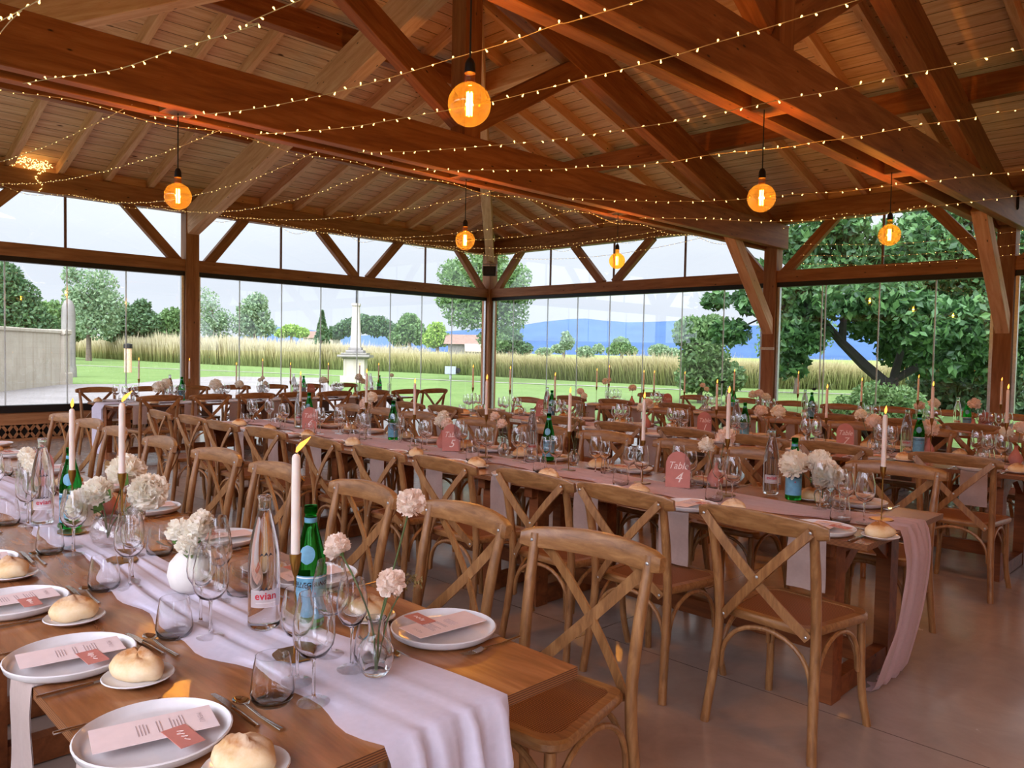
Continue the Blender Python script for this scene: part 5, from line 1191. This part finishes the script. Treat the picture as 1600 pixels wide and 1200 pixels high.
# fairy light strings: a clear cable with a little cap-shaped bulb every 12 cm
cap = MB().lathe([(0, 0), (.0035, .001), (.0045, .01), (.009, .026), (.0055, .033), (0, .034)], 7)
CAPM = cap.mesh('led_bulb', M['led'], True, 50)
def string(name, label, pts, step=.12, parts=True, seed=1, grp='fairy light strings', size=.36):
    r = random.Random(seed); P3 = spline(pts, 10)
    o = obj(name, MB().tube(P3, .0028, 5).mesh(name, M['wire'])); tag(o, label, 'string lights', grp)
    acc, nxt = 0.0, step * .5; mb = MB(); cnt = 0
    for a, b in zip(P3[:-1], P3[1:]):
        L = (b - a).length
        while nxt <= acc + L:
            p = a.lerp(b, (nxt - acc) / L); nxt += step * r.uniform(.8, 1.2)
            d = Vector((r.uniform(-.7, .7), r.uniform(-.7, .7), r.uniform(-1, .5) if r.random() < .75 else 1)).normalized()
            q = Vector((0, 0, 1)).rotation_difference(d)
            Mx = Matrix.Translation(p) @ q.to_matrix().to_4x4() @ Matrix.Scale(size, 4)
            if parts and cnt < 95:
                c = obj('led_bulb', CAPM, o); c.matrix_basis = Mx; cnt += 1
            else: mb.add([Mx @ Vector(v) for v in cap.v], cap.f)
        acc += L
    if mb.v:
        g = obj('led_cluster', mb.mesh('led_cluster', M['led'], True, 50), o); g['kind'] = 'stuff'
    return o
# between the trusses, over the tables: y at the far truss, y at the near end, sag
NEAR = [[(8.73, -12.15, 2.85), (9.1, -12.05, 3.08), (9.3, -12.0, 3.15), (9.45, -11.96, 3.17), (14.4, -10.69, 3.6)], [(7.42, -11.56, 3.33), (7.91, -11.45, 3.29), (8.52, -11.31, 3.23), (9.15, -11.17, 3.24), (9.8, -11.02, 3.24), (10.13, -10.94, 3.3), (14.4, -9.94, 3.56)], [(7.3, -10.65, 3.33), (7.74, -10.55, 3.27), (8.54, -10.38, 3.2), (9.17, -10.24, 3.19), (9.72, -10.12, 3.2), (10.21, -10.01, 3.23), (10.66, -9.92, 3.25), (10.94, -9.86, 3.28), (11.36, -9.76, 3.3), (14.4, -9.07, 3.52)], [(7.46, -9.83, 3.33), (8.45, -9.66, 3.23), (9.13, -9.55, 3.2), (9.91, -9.42, 3.18), (10.23, -9.36, 3.19), (10.6, -9.3, 3.2), (11.18, -9.2, 3.22), (11.45, -9.16, 3.24), (11.71, -9.11, 3.26), (11.98, -9.07, 3.28), (12.21, -9.03, 3.3), (14.4, -8.68, 3.48)], [(7.62, -8.9, 3.33), (8.26, -8.76, 3.26), (8.7, -8.66, 3.23), (9.25, -8.53, 3.2), (9.79, -8.41, 3.18), (10.11, -8.34, 3.18), (10.47, -8.26, 3.18), (10.83, -8.18, 3.19), (11.31, -8.07, 3.22), (11.68, -7.99, 3.23), (12.02, -7.91, 3.26), (12.36, -7.84, 3.27), (12.67, -7.77, 3.3), (14.4, -7.4, 3.41)], [(7.42, -8.15, 3.33), (7.85, -8.01, 3.29), (8.53, -7.79, 3.23), (8.91, -7.67, 3.2), (9.36, -7.52, 3.18), (9.93, -7.34, 3.16), (10.34, -7.21, 3.19), (10.85, -7.04, 3.19), (11.1, -6.96, 3.21), (11.37, -6.87, 3.22), (11.79, -6.74, 3.26), (12.08, -6.64, 3.27), (12.4, -6.54, 3.3), (14.4, -5.88, 3.43)], [(7.74, -6.06, 3.33), (8.31, -5.85, 3.26), (8.95, -5.6, 3.21), (9.48, -5.39, 3.19), (9.91, -5.23, 3.21), (10.49, -5.0, 3.21), (10.95, -4.83, 3.24), (11.27, -4.7, 3.26), (11.59, -4.58, 3.28), (11.98, -4.43, 3.3), (14.4, -3.51, 3.44)], [(7.58, -4.42, 3.33), (7.95, -4.27, 3.31), (8.37, -4.1, 3.28), (8.93, -3.87, 3.22), (9.47, -3.65, 3.2), (9.83, -3.51, 3.2), (10.32, -3.31, 3.23), (10.81, -3.11, 3.3), (14.4, -1.64, 3.6)]]
for i, pts in enumerate(NEAR):
    string('fairy_light_string', '%s fairy light string from the left, spanning between the trusses' % ORD[i], pts, .125, True, 10 + i, size=.66)
far = [(-11.9, -13.3), (-10.75, -11.8), (-9.95, -10.4), (-9.0, -9.2), (-8.2, -8.0), (-6.6, -6.9), (-5.1, -5.6), (-4.1, -4.2), (-3.0, -2.9), (-2.0, -1.6)]
for i, (ya, yb) in enumerate(far):
    sg = .42 + .1 * math.sin(i * 2.3)
    pts = []
    for k in range(9):
        t = k / 8; pts.append((7.2 + (.12 - 7.2) * t, ya + (yb - ya) * t, 3.42 + (3.86 - 3.42) * t - sg * 4 * t * (1 - t) * .62))
    string('fairy_light_string', '%s fairy light string from the left, running from the far truss to the left wall' % ORD[i], pts, .105, False, 40 + i, 'far fairy light strings')
wv = []
for k in range(30):
    y = -.3 - k * .5; wv.append((.13, y, 3.86 + .03 * math.sin(k * 1.7) - .12 * (k % 3 == 1)))
string('fairy_light_string', 'fairy light string looped along the left wall plate', wv, .09, False, 71, 'plate fairy light strings')
wv = []
for k in range(26):
    x = .3 + k * .55; wv.append((x, -.13, 3.86 + .03 * math.sin(k * 1.3) - .1 * (k % 3 == 1)))
string('fairy_light_string', 'fairy light string looped along the right wall plate', wv, .09, False, 72, 'plate fairy light strings')
tb = [(7.12 + .03 * math.sin(k), -1.2 - k * .62, 3.38 - .05 * (k % 2)) for k in range(20)]
string('fairy_light_string', 'fairy light string looped under the far tie beam', tb, .085, False, 73, 'beam fairy light strings')
for i, z in enumerate((3.3, 3.12, 2.98)):
    string('fairy_light_string', '%s level fairy light string across the right glass bay' % ('upper', 'middle', 'lower')[i], [(8.0, -.5, z + .08), (9.5, -.4, z - .02), (11.0, -.5, z), (13.0, -1.2, z + .06)], .12, False, 80 + i, 'bay fairy light strings')
r = random.Random(8); pts = []
for k in range(26): pts.append((.1 + r.uniform(-.06, .14), -9.72 + r.gauss(0, .18), 4.2 + r.uniform(-.05, .1)))
pts += [(.14, -9.7, 4.05), (.16, -9.62, 3.9), (.15, -9.68, 3.82)]
string('fairy_light_bundle', 'bunched fairy lights heaped on the left wall plate', pts, .035, False, 90, 'bundled fairy lights', .8)
# small black fittings
def spot(loc, rz, label):
    e = tag(empty('floodlight', loc, rz), label, 'floodlight')
    obj('housing', MB().box((0, 0, 0), (.3, .14, .22), ch=.02).mesh('housing', M['black'], False), e)
    obj('bracket', MB().tube([(-.17, 0, 0), (-.17, .05, .17), (.17, .05, .17), (.17, 0, 0)], .01, 6).mesh('bracket', M['steel']), e)
    obj('lens', MB().box((0, -.075, 0), (.24, .012, .16), ch=.004).mesh('lens', plain('dark_lens', (48, 48, 52), .15), False), e)
spot((7.3, -.36, 3.62), .75, 'black floodlight on the beam end above the far post')
spot((10.95, -.62, 3.7), .75, 'black floodlight at the right end of the middle truss')
spot((.3, -.3, 3.42), .78, 'small black floodlight strapped to the corner post')
tag(obj('post_clip', MB().box((7.28, -.122, 1.66), (.25, .02, .05), ch=.004).mesh('post_clip', M['white'], False)), 'pale strap across the post left of the fig tree', 'strap')
for i, (x, z) in enumerate(((6.36, 1.03), (8.1, .98))):  # small bird silhouette decals on the panes
    bd = MB().ball((0, 0, 0), .03, 10, 7, (1.2, .25, .8)).ball((.035, 0, .018), .014, 8, 6, (1, .4, 1)).ball((-.045, 0, .002), .016, 8, 6, (1.6, .25, .5))
    tag(obj('bird_decal', bd.mesh('bird_decal', M['black']), None, (x, -.02, z)), 'small black bird decal on the glass %s of the far post' % ('left', 'right')[i], 'decal')
# ---- sky: overcast, brighter overhead, with fill brightness added behind the camera
w = bpy.data.worlds.new('sky'); sc.world = w; w.use_nodes = True; nt = w.node_tree; nt.nodes.clear()
tc = nt.nodes.new('ShaderNodeTexCoord'); sx = nt.nodes.new('ShaderNodeSeparateXYZ'); nt.links.new(tc.outputs['Generated'], sx.inputs[0])
rp = nt.nodes.new('ShaderNodeValToRGB'); nt.links.new(sx.outputs['Z'], rp.inputs[0])
cr = rp.color_ramp
while len(cr.elements) < 4: cr.elements.new(.5)
for e_, (p, c) in zip(cr.elements, [(0.0, (.66, .70, .80, 1)), (.12, (.70, .74, .82, 1)), (.35, (.98, 1.0, 1.06, 1)), (1.0, (1.55, 1.6, 1.7, 1))]): e_.position = p; e_.color = c
nz = nt.nodes.new('ShaderNodeTexNoise'); nz.inputs['Scale'].default_value = 2.2; nz.inputs['Detail'].default_value = 4
mp = nt.nodes.new('ShaderNodeMapping'); mp.inputs['Scale'].default_value = (1, 1, 4); nt.links.new(tc.outputs['Generated'], mp.inputs[0]); nt.links.new(mp.outputs[0], nz.inputs['Vector'])
r2 = nt.nodes.new('ShaderNodeValToRGB'); nt.links.new(nz.outputs['Fac'], r2.inputs[0])
r2.color_ramp.elements[0].position = .35; r2.color_ramp.elements[0].color = (.93, .93, .95, 1); r2.color_ramp.elements[1].position = .65; r2.color_ramp.elements[1].color = (1.03, 1.03, 1.02, 1)
mx = nt.nodes.new('ShaderNodeMix'); mx.data_type = 'RGBA'; mx.blend_type = 'MULTIPLY'; mx.inputs[0].default_value = 1; nt.links.new(rp.outputs[0], mx.inputs[6]); nt.links.new(r2.outputs[0], mx.inputs[7])
dp = nt.nodes.new('ShaderNodeVectorMath'); dp.operation = 'DOT_PRODUCT'; nt.links.new(tc.outputs['Generated'], dp.inputs[0]); dp.inputs[1].default_value = (.55, -.80, .25)
r3 = nt.nodes.new('ShaderNodeValToRGB'); nt.links.new(dp.outputs['Value'], r3.inputs[0]); r3.color_ramp.elements[0].position = 0.1; r3.color_ramp.elements[0].color = (1, 1, 1, 1); r3.color_ramp.elements[1].position = .85; r3.color_ramp.elements[1].color = (5.9, 5.9, 6.6, 1)
mx2 = nt.nodes.new('ShaderNodeMix'); mx2.data_type = 'RGBA'; mx2.blend_type = 'MULTIPLY'; mx2.inputs[0].default_value = 1; nt.links.new(mx.outputs[2], mx2.inputs[6]); nt.links.new(r3.outputs[0], mx2.inputs[7]); mx = mx2
bg = nt.nodes.new('ShaderNodeBackground'); bg.inputs[1].default_value = 1.08; nt.links.new(mx.outputs[2], bg.inputs[0])
ow = nt.nodes.new('ShaderNodeOutputWorld'); nt.links.new(bg.outputs[0], ow.inputs[0])
# ---- camera
cd = bpy.data.cameras.new('camera'); cam = bpy.data.objects.new('camera', cd); COL.objects.link(cam); sc.camera = cam
cd.sensor_fit = 'HORIZONTAL'; cd.sensor_width = 36; cd.lens = 36 * FP / 1600; cd.clip_start = .05; cd.clip_end = 6000
cam.matrix_world = Matrix(((RM[0][0], RM[1][0], -RM[2][0], EYE.x), (RM[0][1], RM[1][1], -RM[2][1], EYE.y), (RM[0][2], RM[1][2], -RM[2][2], EYE.z), (0, 0, 0, 1)))
vs_ = sc.view_settings; vs_.view_transform = 'Standard'; vs_.look = 'None'; vs_.gamma = 1; vs_.exposure = 0.38; vs_.use_curve_mapping = False
cy = sc.cycles; cy.max_bounces = 20; cy.diffuse_bounces = 4; cy.glossy_bounces = 4; cy.transmission_bounces = 20; cy.transparent_max_bounces = 40; cy.caustics_reflective = False; cy.caustics_refractive = True; cy.blur_glossy = 1.0
cy.sample_clamp_indirect = 4.0
